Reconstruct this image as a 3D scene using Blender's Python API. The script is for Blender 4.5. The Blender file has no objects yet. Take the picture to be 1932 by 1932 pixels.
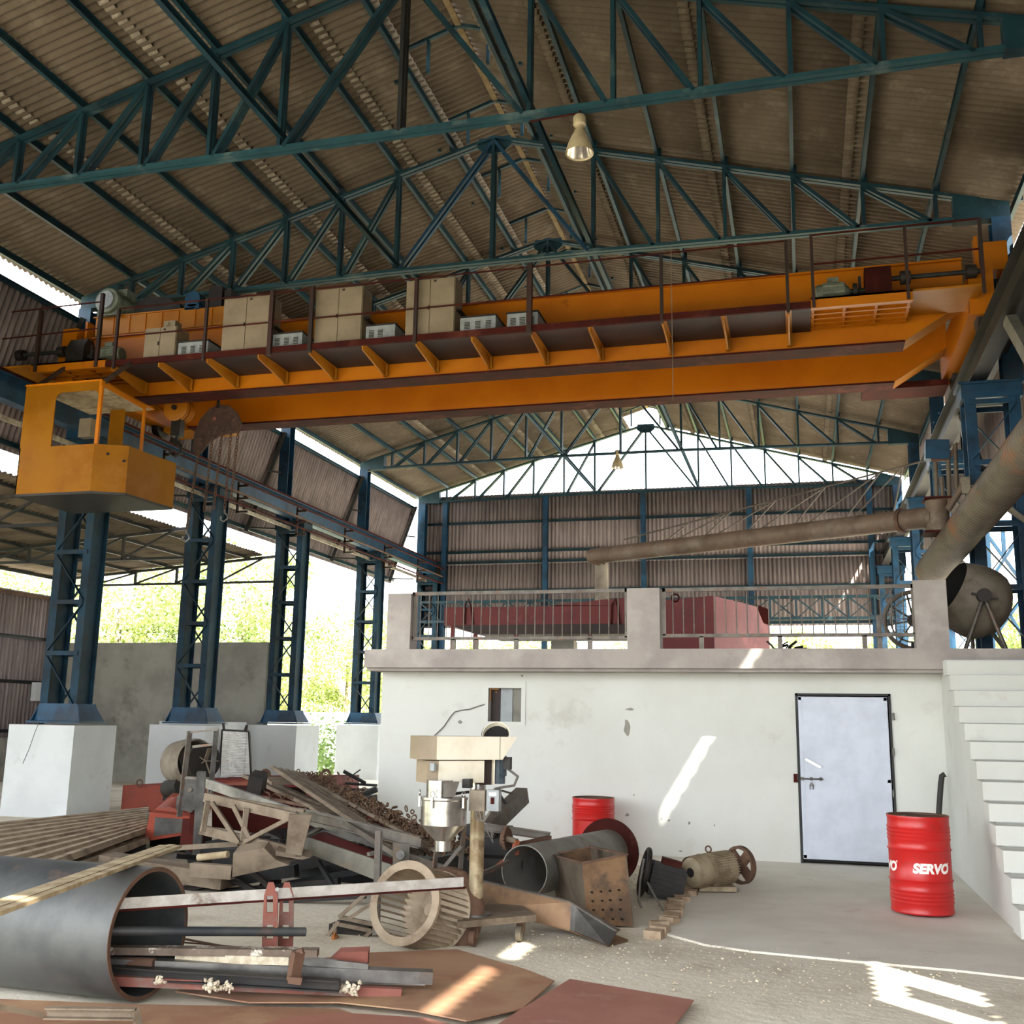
import bpy, math, random
from mathutils import Vector, Matrix
random.seed(7)
V = Vector
SC = bpy.context.scene
COL = SC.collection
pi = math.pi

# ---------------------------------------------------------------- camera
FPX = 1988.7
def cam_axes(p, y, r):
    cy, sy, cp, sp = math.cos(y), math.sin(y), math.cos(p), math.sin(p)
    f = V((sy*cp, cy*cp, sp)); r0 = V((cy, -sy, 0)); u0 = r0.cross(f)
    return f, math.cos(r)*r0+math.sin(r)*u0, -math.sin(r)*r0+math.cos(r)*u0
CF, CR, CU = cam_axes(0.1959, -0.2685, 0.0164)
CP = V((13.3463, -7.4635, 1.7666))
cd = bpy.data.cameras.new('camera'); cam = bpy.data.objects.new('camera', cd); COL.objects.link(cam)
m = Matrix((CR, CU, -CF)).transposed().to_4x4(); m.translation = CP
cam.matrix_world = m
cd.sensor_width = 36; cd.lens = FPX/1932*36; cd.clip_start = .1; cd.clip_end = 600
SC.camera = cam
def ray(x, y): return CF+CR*((x-966)/FPX)-CU*((y-966)/FPX)
def pY(x, y, Y): d = ray(x, y); return CP+d*((Y-CP.y)/d.y)
def pX(x, y, X): d = ray(x, y); return CP+d*((X-CP.x)/d.x)
def pZ(x, y, Z=0.): d = ray(x, y); return CP+d*((Z-CP.z)/d.z)

# ---------------------------------------------------------------- mesh builder
def frame(a, b, up):
    d = (b-a).normalized(); up = V(up)
    if abs(d.dot(up.normalized())) > .985: up = V((0, 1, 0)) if abs(d.y) < .9 else V((1, 0, 0))
    s = d.cross(up).normalized(); u = s.cross(d).normalized()
    return d, s, u
class MB:
    def __init__(self): self.v = []; self.f = []; self.sm = []; self.mi = []; self.cm = 0
    def add(self, vs, fs, smooth=False):
        o = len(self.v); self.v += [V(p) for p in vs]
        for f in fs: self.f.append(tuple(i+o for i in f)); self.sm.append(smooth); self.mi.append(self.cm)
        return self
    def hexa(self, p):  # 8 pts: bottom 4 ccw, top 4 ccw
        return self.add(p, [(3,2,1,0),(4,5,6,7),(0,1,5,4),(1,2,6,5),(2,3,7,6),(3,0,4,7)])
    def box(self, lo, hi):
        x0,y0,z0 = lo; x1,y1,z1 = hi
        return self.hexa([(x0,y0,z0),(x1,y0,z0),(x1,y1,z0),(x0,y1,z0),(x0,y0,z1),(x1,y0,z1),(x1,y1,z1),(x0,y1,z1)])
    def cbox(self, c, s, rot=None):
        c = V(c); hx,hy,hz = s[0]/2,s[1]/2,s[2]/2
        pts = [V(p) for p in ((-hx,-hy,-hz),(hx,-hy,-hz),(hx,hy,-hz),(-hx,hy,-hz),(-hx,-hy,hz),(hx,-hy,hz),(hx,hy,hz),(-hx,hy,hz))]
        if rot is not None: pts = [rot@p for p in pts]
        return self.hexa([c+p for p in pts])
    def prof(self, a, b, pts, up=(0,0,1), smooth=False):  # closed 2d profile (side, up) extruded a->b
        a, b = V(a), V(b); d, s, u = frame(a, b, up); n = len(pts)
        vs = [a+s*x+u*y for x, y in pts]+[b+s*x+u*y for x, y in pts]
        fs = [(i, (i+1) % n, (i+1) % n+n, i+n) for i in range(n)]+[tuple(range(n))[::-1], tuple(range(n, 2*n))]
        return self.add(vs, fs, smooth)
    def bar(self, a, b, w, h=None, up=(0,0,1)):
        h = w if h is None else h
        return self.prof(a, b, [(-w/2,-h/2),(w/2,-h/2),(w/2,h/2),(-w/2,h/2)], up)
    def ang(self, a, b, w=.07, t=.01, up=(0,0,1), flip=1):  # L section
        f = flip
        return self.prof(a, b, [(0,0),(f*w,0),(f*w,t),(f*t,t),(f*t,w),(0,w)][::f if f == 1 else -1], up)
    def ibeam(self, a, b, w, h, t=.014, up=(0,0,1)):
        W, H = w/2, h/2; k = t*.8/2
        return self.prof(a, b, [(-W,-H),(W,-H),(W,-H+t),(k,-H+t),(k,H-t),(W,H-t),(W,H),(-W,H),(-W,H-t),(-k,H-t),(-k,-H+t),(-W,-H+t)], up)
    def chan(self, a, b, w, h, t=.012, up=(0,0,1), f=1):  # channel, web at -w/2 side
        W, H = w/2*f, h/2
        p = [(-W,-H),(W,-H),(W,-H+t),(-W+t*f,-H+t),(-W+t*f,H-t),(W,H-t),(W,H),(-W,H)]
        return self.prof(a, b, p if f == 1 else p[::-1], up)
    def cyl(self, a, b, r, r2=None, n=20, caps=True, smooth=True):
        a, b = V(a), V(b); r2 = r if r2 is None else r2; d, s, u = frame(a, b, (0,0,1))
        vs = [a+(s*math.cos(2*pi*i/n)+u*math.sin(2*pi*i/n))*r for i in range(n)]+[b+(s*math.cos(2*pi*i/n)+u*math.sin(2*pi*i/n))*r2 for i in range(n)]
        self.add(vs, [(i, (i+1) % n, (i+1) % n+n, i+n) for i in range(n)], smooth)
        if caps:
            o = len(self.v)-2*n
            self.f += [tuple(range(o, o+n))[::-1], tuple(range(o+n, o+2*n))]; self.sm += [False]*2; self.mi += [self.cm]*2
        return self
    def lathe(self, a, axis, prof, n=32, smooth=True, closed=False):  # prof [(dist along axis, radius)]
        a = V(a); ax = V(axis).normalized(); _, s, u = frame(a, a+ax, (0,0,1)); m = len(prof)
        vs = []
        for h, r in prof:
            for i in range(n):
                t = 2*pi*i/n; vs.append(a+ax*h+(s*math.cos(t)+u*math.sin(t))*r)
        fs = []
        for k in range(m if closed else m-1):
            k2 = (k+1) % m
            for i in range(n): j = (i+1) % n; fs.append((k*n+i, k*n+j, k2*n+j, k2*n+i))
        return self.add(vs, fs, smooth)
    def tube(self, pts, r, n=8, caps=True):
        pts = [V(p) for p in pts]; vs = []; N = len(pts)
        up = V((0,0,1)); s0 = None
        for i, p in enumerate(pts):
            d = (pts[min(i+1, N-1)]-pts[max(i-1, 0)]).normalized()
            if s0 is None: _, s, u = frame(p, p+d, up)
            else:
                s = (s0-d*s0.dot(d)).normalized(); u = d.cross(s)*-1; u = s.cross(d)
            s0 = s
            vs += [p+(s*math.cos(2*pi*k/n)+u*math.sin(2*pi*k/n))*r for k in range(n)]
        fs = [(i*n+k, i*n+(k+1) % n, (i+1)*n+(k+1) % n, (i+1)*n+k) for i in range(N-1) for k in range(n)]
        if caps: fs += [tuple(range(n))[::-1], tuple(range((N-1)*n, N*n))]
        return self.add(vs, fs, True)
    def torus(self, c, axis, R, r, n=28, m=8, a0=0., a1=2*pi, e=(0,0,1)):
        c = V(c); d, s, u = frame(c, c+V(axis), e); full = abs(a1-a0-2*pi) < 1e-6
        N = n if full else n+1; vs = []
        for i in range(N):
            t = a0+(a1-a0)*i/n; q = s*math.cos(t)+u*math.sin(t)
            for k in range(m):
                w = 2*pi*k/m; vs.append(c+q*(R+r*math.cos(w))+d*(r*math.sin(w)))
        fs = []
        for i in range(n):
            j = (i+1) % N
            for k in range(m): fs.append((i*m+k, j*m+k, j*m+(k+1) % m, i*m+(k+1) % m))
        return self.add(vs, fs, True)
    def pipe(self, a, b, ro, ri, n=40, ro2=None, ri2=None):  # open hollow pipe
        a, b = V(a), V(b); L = (b-a).length; ro2 = ro if ro2 is None else ro2; ri2 = ri if ri2 is None else ri2
        self.lathe(a, b-a, [(0, ro), (L, ro2)], n); self.lathe(a, b-a, [(L, ri2), (0, ri)], n)
        self.lathe(a, b-a, [(0, ri), (0, ro)], n, False); return self.lathe(a, b-a, [(L, ro2), (L, ri2)], n, False)
    def prism(self, poly, vec):
        n = len(poly); vec = V(vec); P = [V(p) for p in poly]
        return self.add(P+[p+vec for p in P], [(i, (i+1) % n, (i+1) % n+n, i+n) for i in range(n)]+[tuple(range(n))[::-1], tuple(range(n, 2*n))])
    def corr(self, O, U, L, pitch=.146, amp=.026, nsub=6, rows=1):  # sheet: waves across U, straight along L
        O, U, L = V(O), V(U), V(L); N = U.cross(L).normalized(); nw = max(1, round(U.length/pitch)); k = nw*nsub
        for r in range(rows):
            vs = []
            for j in (0, 1):
                for i in range(k+1): vs.append(O+U*(i/k)+L*((r+j)/rows)+N*(amp*math.cos(2*pi*i/nsub)+(.012*(r % 2))))
            self.add(vs, [(i, i+1, k+2+i, k+1+i) for i in range(k)], True)
        return self
    def noise(self, amp, f=3.):
        from mathutils import noise
        for i, p in enumerate(self.v): self.v[i] = p+noise.noise_vector(p*f)*amp
        return self
    def build(self, name, mat, parent=None, solid=0, **kw):
        L = ROOT.get(parent.name, V()) if parent is not None else V((0,0,0))
        me = bpy.data.meshes.new(name); me.from_pydata([tuple(p-L) for p in self.v], [], self.f)
        for i, pl in enumerate(me.polygons): pl.use_smooth = self.sm[i]; pl.material_index = self.mi[i]
        if not solid:
            try: me.set_sharp_from_angle(angle=.75)
            except Exception: pass
        for mm in (mat if isinstance(mat, (list, tuple)) else [mat]): me.materials.append(mm)
        me.validate(); me.update()
        o = bpy.data.objects.new(name, me); COL.objects.link(o)
        if parent is not None: o.parent = parent; ROOT[o.name] = L
        if solid:
            md = o.modifiers.new('thick', 'SOLIDIFY'); md.thickness = solid; md.offset = 0
        for k, v in kw.items(): o[{'cat': 'category'}.get(k, k)] = v
        return o
ROOT = {}
def thing(name, label, cat, loc=(0,0,0), group=None):
    o = bpy.data.objects.new(name, None); COL.objects.link(o); o.location = loc; o.empty_display_size = .1
    o['label'] = label; o['category'] = cat
    if group: o['group'] = group
    ROOT[o.name] = V(loc); return o
def dup(root, off, label=None, rotz=0):
    r = root.copy(); COL.objects.link(r); r.location = V(root.location)+V(off)
    if rotz: r.rotation_euler.z += rotz
    if label: r['label'] = label
    for ch in list(root.children):
        c = ch.copy(); COL.objects.link(c); c.parent = r
        for g in ch.children: d = g.copy(); COL.objects.link(d); d.parent = c
    return r

# ---------------------------------------------------------------- materials
def lin(c):
    return tuple(((x/255)/12.92 if x/255 <= .04045 else ((x/255+.055)/1.055)**2.4) for x in c)+(1,)
def mat(name, c1, c2=None, rough=.6, metal=0., scale=3., mix=(.42,.62), c3=None, scale3=.9, mix3=(.55,.68), bump=.1, bscale=25., stretch=(1,1,1), spec=.4, emit=None):
    m = bpy.data.materials.new(name); m.use_nodes = True; nt = m.node_tree; N = nt.nodes; Lk = nt.links
    b = N['Principled BSDF']; b.inputs['Roughness'].default_value = rough; b.inputs['Metallic'].default_value = metal
    b.inputs['Specular IOR Level'].default_value = spec
    tc = N.new('ShaderNodeTexCoord'); mp = N.new('ShaderNodeMapping'); mp.inputs['Scale'].default_value = stretch
    Lk.new(tc.outputs['Object'], mp.inputs['Vector'])
    def nz(sc, det=6, ro=.6):
        n = N.new('ShaderNodeTexNoise'); n.inputs['Scale'].default_value = sc; n.inputs['Detail'].default_value = det; n.inputs['Roughness'].default_value = ro
        Lk.new(mp.outputs['Vector'], n.inputs['Vector']); return n
    def ramp(n, lo, hi):
        r = N.new('ShaderNodeMapRange'); r.inputs[1].default_value = lo; r.inputs[2].default_value = hi; r.clamp = True
        Lk.new(n.outputs[0], r.inputs[0]); return r
    col = None
    if c2:
        mx = N.new('ShaderNodeMix'); mx.data_type = 'RGBA'; mx.inputs[6].default_value = lin(c1); mx.inputs[7].default_value = lin(c2)
        Lk.new(ramp(nz(scale), *mix).outputs[0], mx.inputs[0]); col = mx.outputs[2]
    if c3:
        m3 = N.new('ShaderNodeMix'); m3.data_type = 'RGBA'; m3.inputs[6].default_value = lin(c1); m3.inputs[7].default_value = lin(c3)
        if col is not None: Lk.new(col, m3.inputs[6])
        Lk.new(ramp(nz(scale3, 10, .68), *mix3).outputs[0], m3.inputs[0]); col = m3.outputs[2]
    if col is None: b.inputs['Base Color'].default_value = lin(c1)
    else: Lk.new(col, b.inputs['Base Color'])
    if bump:
        bp = N.new('ShaderNodeBump'); bp.inputs['Strength'].default_value = bump; bp.inputs['Distance'].default_value = .02
        Lk.new(nz(bscale, 4).outputs[0], bp.inputs['Height']); Lk.new(bp.outputs['Normal'], b.inputs['Normal'])
    return m
M = {}
M['blue'] = mat('blue_paint', (28,70,98), (19,46,66), .5, scale=2.2, c3=(50,56,62), scale3=1.6, mix3=(.56,.7), bump=.05, spec=.35)
M['teal'] = mat('teal_paint', (24,58,68), (18,42,52), .5, scale=1.8, c3=(72,94,94), scale3=1.1, mix3=(.58,.74), bump=.05)
M['grime'] = mat('grimy_steel', (42,44,44), (30,32,34), .6, scale=2.5, c3=(70,60,50), bump=.08)
M['roof'] = mat('asbestos_sheet', (105,93,78), (83,72,58), .85, scale=1.1, mix=(.3,.7), c3=(124,113,97), scale3=2.2, mix3=(.5,.75), bump=.12, bscale=40)
M['clad'] = mat('cladding_sheet', (146,134,132), (122,111,109), .85, scale=1.0, mix=(.35,.65), c3=(96,87,85), scale3=1.6, mix3=(.52,.72), bump=.1, bscale=40, stretch=(6,6,.5))
M['lroof'] = mat('lean_to_sheet', (128,116,96), (104,92,76), .85, scale=1.4, bump=.1)
M['seam'] = mat('pale_sheet_edge', (150,140,124), (126,116,102), .85, scale=5., bump=.1)
M['yel'] = mat('crane_yellow', (190,112,3), (176,98,2), .42, scale=.7, mix=(.4,.65), c3=(126,66,16), scale3=2.4, mix3=(.66,.78), bump=.03, spec=.3)
M['yel2'] = mat('crane_yellow_pale', (176,114,20), (160,98,14), .45, scale=1.2, c3=(140,90,36), scale3=2., mix3=(.6,.75), bump=.03, spec=.3)
M['oxide'] = mat('red_oxide', (70,26,20), (54,22,18), .75, scale=2., c3=(92,48,38), scale3=1.5, bump=.06, spec=.12)
M['darkox'] = mat('dark_plate', (44,34,30), (62,38,30), .6, scale=1.2, c3=(84,78,66), scale3=1.1, mix3=(.6,.7), bump=.05)
M['cream'] = mat('cream_cabinet', (144,130,108), (130,117,96), .5, scale=2.5, c3=(130,98,58), scale3=1.8, mix3=(.62,.74), bump=.02)
M['creamw'] = mat('cream_machine', (230,224,206), (214,206,184), .4, scale=3, c3=(176,162,136), scale3=2.6, mix3=(.62,.74), bump=.02)
M['greybox'] = mat('grey_resistor_box', (150,156,158), (128,134,136), .5, scale=4, bump=.02)
M['dark'] = mat('painted_gap_shade', (22,21,20), None, .8, bump=0)  # near-black standing in for the shade in gaps, holes and hollows
M['black'] = mat('black_iron', (30,28,27), (44,38,34), .55, scale=5, bump=.1)
M['mgreen'] = mat('motor_green', (118,126,110), (92,98,86), .5, scale=6, bump=.05)
M['white'] = mat('whitewash', (215,217,211), (205,206,199), .8, scale=.8, mix=(.4,.7), c3=(186,183,173), scale3=1.3, mix3=(.58,.78), bump=.06, bscale=12)
M['ped'] = mat('pedestal_whitewash', (196,200,200), (186,190,190), .8, scale=.9, c3=(166,167,162), scale3=2.5, mix3=(.6,.78), bump=.06, bscale=12)
M['conc'] = mat('cement_render', (172,164,158), (156,148,144), .85, scale=1.6, c3=(188,182,176), scale3=1.1, mix3=(.55,.7), bump=.08, bscale=18)
M['grey'] = mat('grey_plaster', (150,148,138), (132,130,122), .9, scale=1.2, c3=(108,106,98), scale3=.8, bump=.08)
M['slabc'] = mat('floor_cement', (220,216,205), (210,205,192), .8, scale=1.4, c3=(190,181,164), scale3=2.2, mix3=(.6,.75), bump=.06, bscale=30)
M['steel'] = mat('bare_steel', (120,118,114), (92,90,88), .42, .7, scale=4, c3=(96,70,56), scale3=3, mix3=(.6,.72), bump=.06)
M['bright'] = mat('polished_steel', (186,184,180), (150,148,144), .25, .9, scale=6, bump=.03)
M['rail'] = mat('railing_steel', (112,106,98), (90,84,78), .5, .4, scale=6, c3=(120,84,62), scale3=5, bump=.05)
M['rust'] = mat('rust', (106,80,64), (84,62,50), .78, .15, scale=4, c3=(132,106,84), scale3=2.4, bump=.2)
M['dust'] = mat('dusty_rust', (140,126,108), (114,100,84), .85, .1, scale=3, c3=(96,80,66), scale3=4, mix3=(.52,.7), bump=.15)
M['redp'] = mat('red_primer', (138,84,72), (122,70,58), .65, scale=3, c3=(122,110,102), scale3=3.4, mix3=(.5,.66), bump=.1)
M['hopper'] = mat('hopper_red', (108,40,38), (94,34,34), .6, scale=1.4, c3=(124,62,58), scale3=1.2, bump=.06)
M['drum'] = mat('drum_red', (198,30,28), (184,26,25), .38, scale=2, c3=(150,66,52), scale3=4, mix3=(.62,.74), bump=.03, spec=.6)
M['duct'] = mat('duct_steel', (126,108,92), (106,90,76), .6, .25, scale=2., c3=(146,136,124), scale3=1.5, mix3=(.5,.7), bump=.05)
M['bigp'] = mat('spiral_duct', (108,98,84), (88,78,66), .6, .2, scale=2., c3=(136,84,46), scale3=1.6, mix3=(.52,.7), bump=.1, stretch=(.6,.6,2))
M['wood'] = mat('wood', (184,168,136), (156,138,108), .8, scale=6, mix=(.4,.6), c3=(128,106,82), scale3=3, bump=.15, stretch=(1,1,1))
M['pipe'] = mat('mill_scale_pipe', (88,90,90), (62,66,68), .5, .4, scale=1.6, c3=(122,98,86), scale3=1.7, mix3=(.58,.72), bump=.06)
M['plate'] = mat('rusty_plate', (162,128,102), (146,106,82), .7, .1, scale=1.2, c3=(176,142,108), scale3=1., mix3=(.52,.66), bump=.06)
M['plred'] = mat('red_plate', (156,108,92), (142,92,78), .7, .05, scale=2, c3=(166,132,114), scale3=2, bump=.05)
M['brownbox'] = mat('burnt_steel', (140,110,82), (108,84,64), .5, .4, scale=3.2, c3=(80,72,66), scale3=2.4, mix3=(.48,.62), bump=.08)
M['aluw'] = mat('worn_white_edge', (206,204,198), (180,176,168), .45, .3, scale=8, c3=(120,100,84), scale3=5, mix3=(.6,.72), bump=.05)
M['door'] = mat('grey_sheet_door', (196,202,214), (186,192,204), .5, .2, scale=3, bump=.05)
M['lampw'] = mat('lamp_housing', (196,182,150), (176,160,126), .5, scale=6, bump=.02)
M['reflector'] = mat('lamp_reflector', (240,236,228), None, .15, .9, bump=0)
M['mixer'] = mat('mixer_drum', (128,120,106), (108,98,84), .7, .1, scale=3, c3=(86,76,64), scale3=2, bump=.1)
M['wool'] = mat('wool', (208,198,176), (184,172,148), .95, scale=20, bump=.6, bscale=40)
M['letter'] = mat('white_print', (244,240,234), None, .5, bump=0)
M['belt'] = mat('cable_black', (48,46,44), None, .6, bump=0)
M['cable'] = mat('cable_grey', (110,106,100), None, .6, bump=0)

M['orange'] = mat('orange_red_box', (146,64,44), (126,56,42), .6, scale=3, c3=(112,104,98), scale3=3, mix3=(.56,.7), bump=.1)
M['flaky'] = mat('flaking_scale', (120,106,94), (98,84,72), .7, .2, scale=5, c3=(212,204,190), scale3=6, mix3=(.52,.58), bump=.3)
M['teal2'] = mat('highlight_teal_paint', (38,78,86), (28,62,72), .5, scale=1.8, c3=(120,140,138), scale3=.9, mix3=(.54,.74), bump=.05)  # lighter teal; pale patches put highlights into the chord colour
M['blued'] = mat('dark_blue_paint', (25,54,70), (17,36,48), .6, scale=2.2, c3=(40,46,48), scale3=1.6, mix3=(.5,.68), bump=.06, spec=.2)  # darker blue for the cabin-side legs, lacing and head boxes
M['gmetal'] = mat('weathered_grey_metal', (122,120,110), (100,98,90), .6, .2, scale=3, c3=(130,112,92), scale3=2.5, bump=.08)
M['sheetd'] = mat('dusty_sheet', (168,152,130), (140,124,104), .85, .05, scale=3, c3=(112,92,74), scale3=3, mix3=(.55,.72), bump=.15)
M['chain'] = mat('chain_rust', (112,88,68), (88,66,50), .8, .1, scale=9, bump=.2)
# ================================================================ ENVIRONMENT
SPAN = 16.53; MID = SPAN/2
YT = [4.9, 9.4, 13.67, 17.94, 23.32, 28.8]     # truss lines
Y0 = -9.2
def zt(x): return 10.0+.275*(x if x < MID else SPAN-x)
def mx(x): return SPAN-x

def corr2(mb, O, U, L, pitch=.146, amp=.032, saw=.016, nsub=6):
    O, U, L = V(O), V(U), V(L); N = U.cross(L).normalized(); nw = max(1, round(U.length/pitch)); k = nw*nsub
    vs = []
    for j in (0, 1):
        for i in range(k+1):
            vs.append(O+U*(i/k)+L*j+N*(amp*math.cos(2*pi*i/nsub)+saw*((i/(7*nsub)) % 1)))
    return mb.add(vs, [(i, i+1, k+2+i, k+1+i) for i in range(k)], True)

def struct(o, label=None):
    o['kind'] = 'structure'
    if label: o['label'] = label
    return o
# ground -------------------------------------------------------------
def ground_mat():
    m = mat('dusty_ground', (224,217,200), (213,205,186), .95, scale=.9, mix=(.35,.65), c3=(176,164,142), scale3=.55, mix3=(.5,.72), bump=.5, bscale=14)
    return m
M['ground'] = ground_mat()
M['grass'] = mat('dry_grass', (150,160,80), (176,170,110), .95, scale=.6, bump=.4, bscale=6)
M['leaf'] = mat('leaves_pale_green', (150,164,94), (182,192,128), .8, scale=1.5, bump=0)
M['leaf2'] = mat('leaves_green', (132,152,84), (168,182,116), .8, scale=1.5, bump=0)
M['leafg'] = mat('bush_green', (104,134,70), (140,160,96), .8, scale=1.5, bump=0)
M['bark'] = mat('bark', (110,96,78), (90,78,62), .9, bump=.3)
M['road'] = mat('pale_yard', (204,198,184), (190,182,166), .95, scale=.5, bump=.1)
g = MB(); nx, ny = 60, 70
from mathutils import noise as mno
for j in range(ny+1):
    for i in range(nx+1):
        x = -12+i*(34/nx); y = Y0-3+j*(50/ny)
        h = mno.noise(V((x*.6, y*.6, 0)))*.012-.012
        g.v.append(V((x, y, min(h, -.004))))
for j in range(ny):
    for i in range(nx): a = j*(nx+1)+i; g.f.append((a, a+1, a+nx+2, a+nx+1)); g.sm.append(True); g.mi.append(0)
struct(g.build('floor', M['ground']), 'dusty beige earth floor of the shed')
M['dark_yard'] = mat('low_bounce_yard', (84,84,62), (68,66,50), .95, scale=.5, bump=.2)  # unseen front ground, coloured dark in place of shade to cut bounce
struct(MB().box((-80,-9.4,-.6), (100,34,-.06)).build('ground', M['road']))
struct(MB().box((-80,-70,-.6), (100,-9.4,-.06)).build('ground', M['dark_yard']))
hl = MB(); nn = 40
for j in range(13):
    for i in range(nn+1):
        x = -90+i*5; y = 33+j*5; h = -.1+max(0, j-4)*.75+mno.noise(V((x*.05, y*.05, 3)))*1.2*(j > 4)
        hl.v.append(V((x, y, h)))
for j in range(12):
    for i in range(nn): a = j*(nn+1)+i; hl.f.append((a, a+1, a+nn+2, a+nn+1)); hl.sm.append(True); hl.mi.append(0)
struct(hl.build('hill', M['grass']))
hl = MB()
for j in range(9):
    for i in range(25):
        x = -16-j*5; y = -30+i*4; h = -.1+max(0, j-2)*.9+mno.noise(V((x*.06, y*.06, 8)))*1.2*(j > 2)
        hl.v.append(V((x, y, h)))
for j in range(8):
    for i in range(24): a = j*25+i; hl.f.append((a, a+1, a+26, a+25)); hl.sm.append(True); hl.mi.append(0)
struct(hl.build('hill', M['grass']))
# concrete apron in front of the white room
ap = [pZ(x, y) for x, y in ((1195,1628),(1405,1632),(1690,1640),(1932,1830),(1932,1845),(1800,1830),(1600,1812),(1420,1795),(1330,1782),(1258,1762),(1285,1712),(1322,1668),(1290,1650))]
ap = [V((8.6,7.7,0)), V((15.3,7.7,0)), V((15.3,1.4,0))]+[V((p.x, p.y, 0)) for p in ap[4:11]]+[V((12.0,6.0,0)), V((11.2,6.6,0)), V((8.6,6.8,0))]
struct(MB().prism([V((p.x,p.y,-.1)) for p in ap], (0,0,.104)).build('floor', M['slabc']), 'grey cement apron in front of the white room')
# broken edge bricks of the apron
bk = thing('broken_edging', 'crumbling brick edging along the cement apron beside the motors', 'brick edging', (12.1,5,0))
b = MB(); rr = random.Random(3)
for i in range(16):
    t = i/15; p = pZ(1322, 1668).lerp(pZ(1250, 1768), t)
    b.cbox((p.x-.06+rr.uniform(-.05,.05), p.y, .02), (.15,.11,.07), Matrix.Rotation(rr.uniform(-.6,.6), 3, 'Z')@Matrix.Rotation(rr.uniform(-.2,.2), 3, 'X'))
b.build('brick', mat('edge_brick', (176,156,132), (150,128,104), .95, scale=9, bump=.4), bk)
gr = MB(); rr = random.Random(5)
for i in range(800):
    if i < 640: x = 11.0+rr.random()*3.4; y = rr.uniform(.1,1.9)+.0*x; 
    else: x = rr.uniform(9.2,15); y = rr.uniform(-1.3,6)
    if i % 5 == 0: x = 11.5+rr.gauss(0,.35); y = 4.3+rr.gauss(0,.9)
    if x > 12 and y > 2.2: continue
    s = rr.uniform(.004,.011)*(2 if rr.random() < .05 else 1); gr.cbox((x, y, s*.3), (s*1.3, s, s*.8), Matrix.Rotation(rr.random()*3, 3, 'Z'))
gr.build('gravel', mat('gravel', (204,194,172), (160,148,128), .9, scale=14, bump=0), kind='stuff', label='loose gravel and grit on the earth floor')

# trees ---------------------------------------------------------------
def tree(h, r, seed, lm, name='tree'):
    rr = random.Random(seed); t = thing(name, 'x', 'tree', (0,0,0))
    MB().cyl((0,0,0), (rr.uniform(-.3,.3),0,h*.7), .22, .1, 8).build('trunk', M['bark'], t)
    b = MB(); cl = [(V((rr.gauss(0,r*.45), rr.gauss(0,r*.45), h*(.3+.62*rr.random()))), r*rr.uniform(.25,.5)) for _ in range(16)]
    for c, q in cl:
        for _ in range(420):
            d = V((rr.gauss(0,1), rr.gauss(0,1), rr.gauss(0,1))).normalized()*q*rr.uniform(.55,1.05); p = c+d
            s = rr.uniform(.05,.13); a = V((rr.gauss(0,1), rr.gauss(0,1), rr.gauss(0,1))).normalized()*s; w = a.cross(d).normalized()*s*.7
            b.add([p-a, p+w, p+a, p-w], [(0,1,2,3)])
    b.build('crown', lm, t); return t
protos = [tree(9, 3.2, 1, M['leaf']), tree(7.5, 3.4, 2, M['leaf2']), tree(10.5, 2.6, 4, M['leaf'])]
spots = []  # picture bearing, distance
rr = random.Random(11)
for x in list(range(-60, 560, 46))+[652,700,740,800]+list(range(850,1700,70)): spots.append((x, rr.uniform(52, 66)))
for x in (1900, 1960, 2020): spots.append((x, rr.uniform(44, 58)))
used = [0,0,0]
for i, (px, D) in enumerate(spots):
    d = ray(px, 1370); d.z = 0; d.normalize(); P = V((CP.x, CP.y, 0))+d*D; k = i % 3
    z = 0
    if px < 900 and P.x < -18: z = .6
    lab = ('pale green leafy tree on the hillside outside', 'darker green bushy tree on the hillside outside', 'tall slim pale tree on the hillside outside')[k]
    if not used[k]: t = protos[k]; used[k] = 1; t.location = (P.x, P.y, z-.2)
    else: t = dup(protos[k], (0,0,0), None, rr.random()*6); t.location = (P.x, P.y, z-.2)
    s = rr.uniform(.75,1.1)*(1 if px < 540 or px > 1800 else .86); t.scale = (s,s,s); t['label'] = lab; t['group'] = lab+'s'
# bushes beside the pedestals
def bush(x, y, r, h, seed, label):
    rr = random.Random(seed); b = MB()
    for _ in range(700):
        d = V((rr.gauss(0,r*.4), rr.gauss(0,r*.4), abs(rr.gauss(0,h*.45)))); p = V((x, y, 0))+d
        s = rr.uniform(.04,.1); a = V((rr.gauss(0,1), rr.gauss(0,1), rr.gauss(0,1))).normalized()*s; w = a.cross(V((.3,1,.5))).normalized()*s*.5
        b.add([p-a, p+w, p+a, p-w], [(0,1,2,3)])
    return b.build('bush', M['leafg'], label=label, cat='bush')
bush(-1.6, 24.2, 1.2, 1.5, 1, 'green bush growing outside between two white pedestals')
bush(-3.3, 27.5, 1.6, 1.9, 5, 'taller sunlit bush outside behind the low green bush')
bush(-1.2, 8.3, .5, .16, 2, 'low weeds at the foot of the nearest white pedestal')
bush(16.8, 31, 2.0, 1.4, 3, 'shrub outside beyond the end wall')
# boundary wall far outside
struct(MB().box((-30,33,0), (6,33.2,2.0)).build('wall_yard', M['white']))
struct(MB().box((17.9,6,0), (26,6.2,5.3)).build('wall_neighbour', M['white']))

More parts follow.
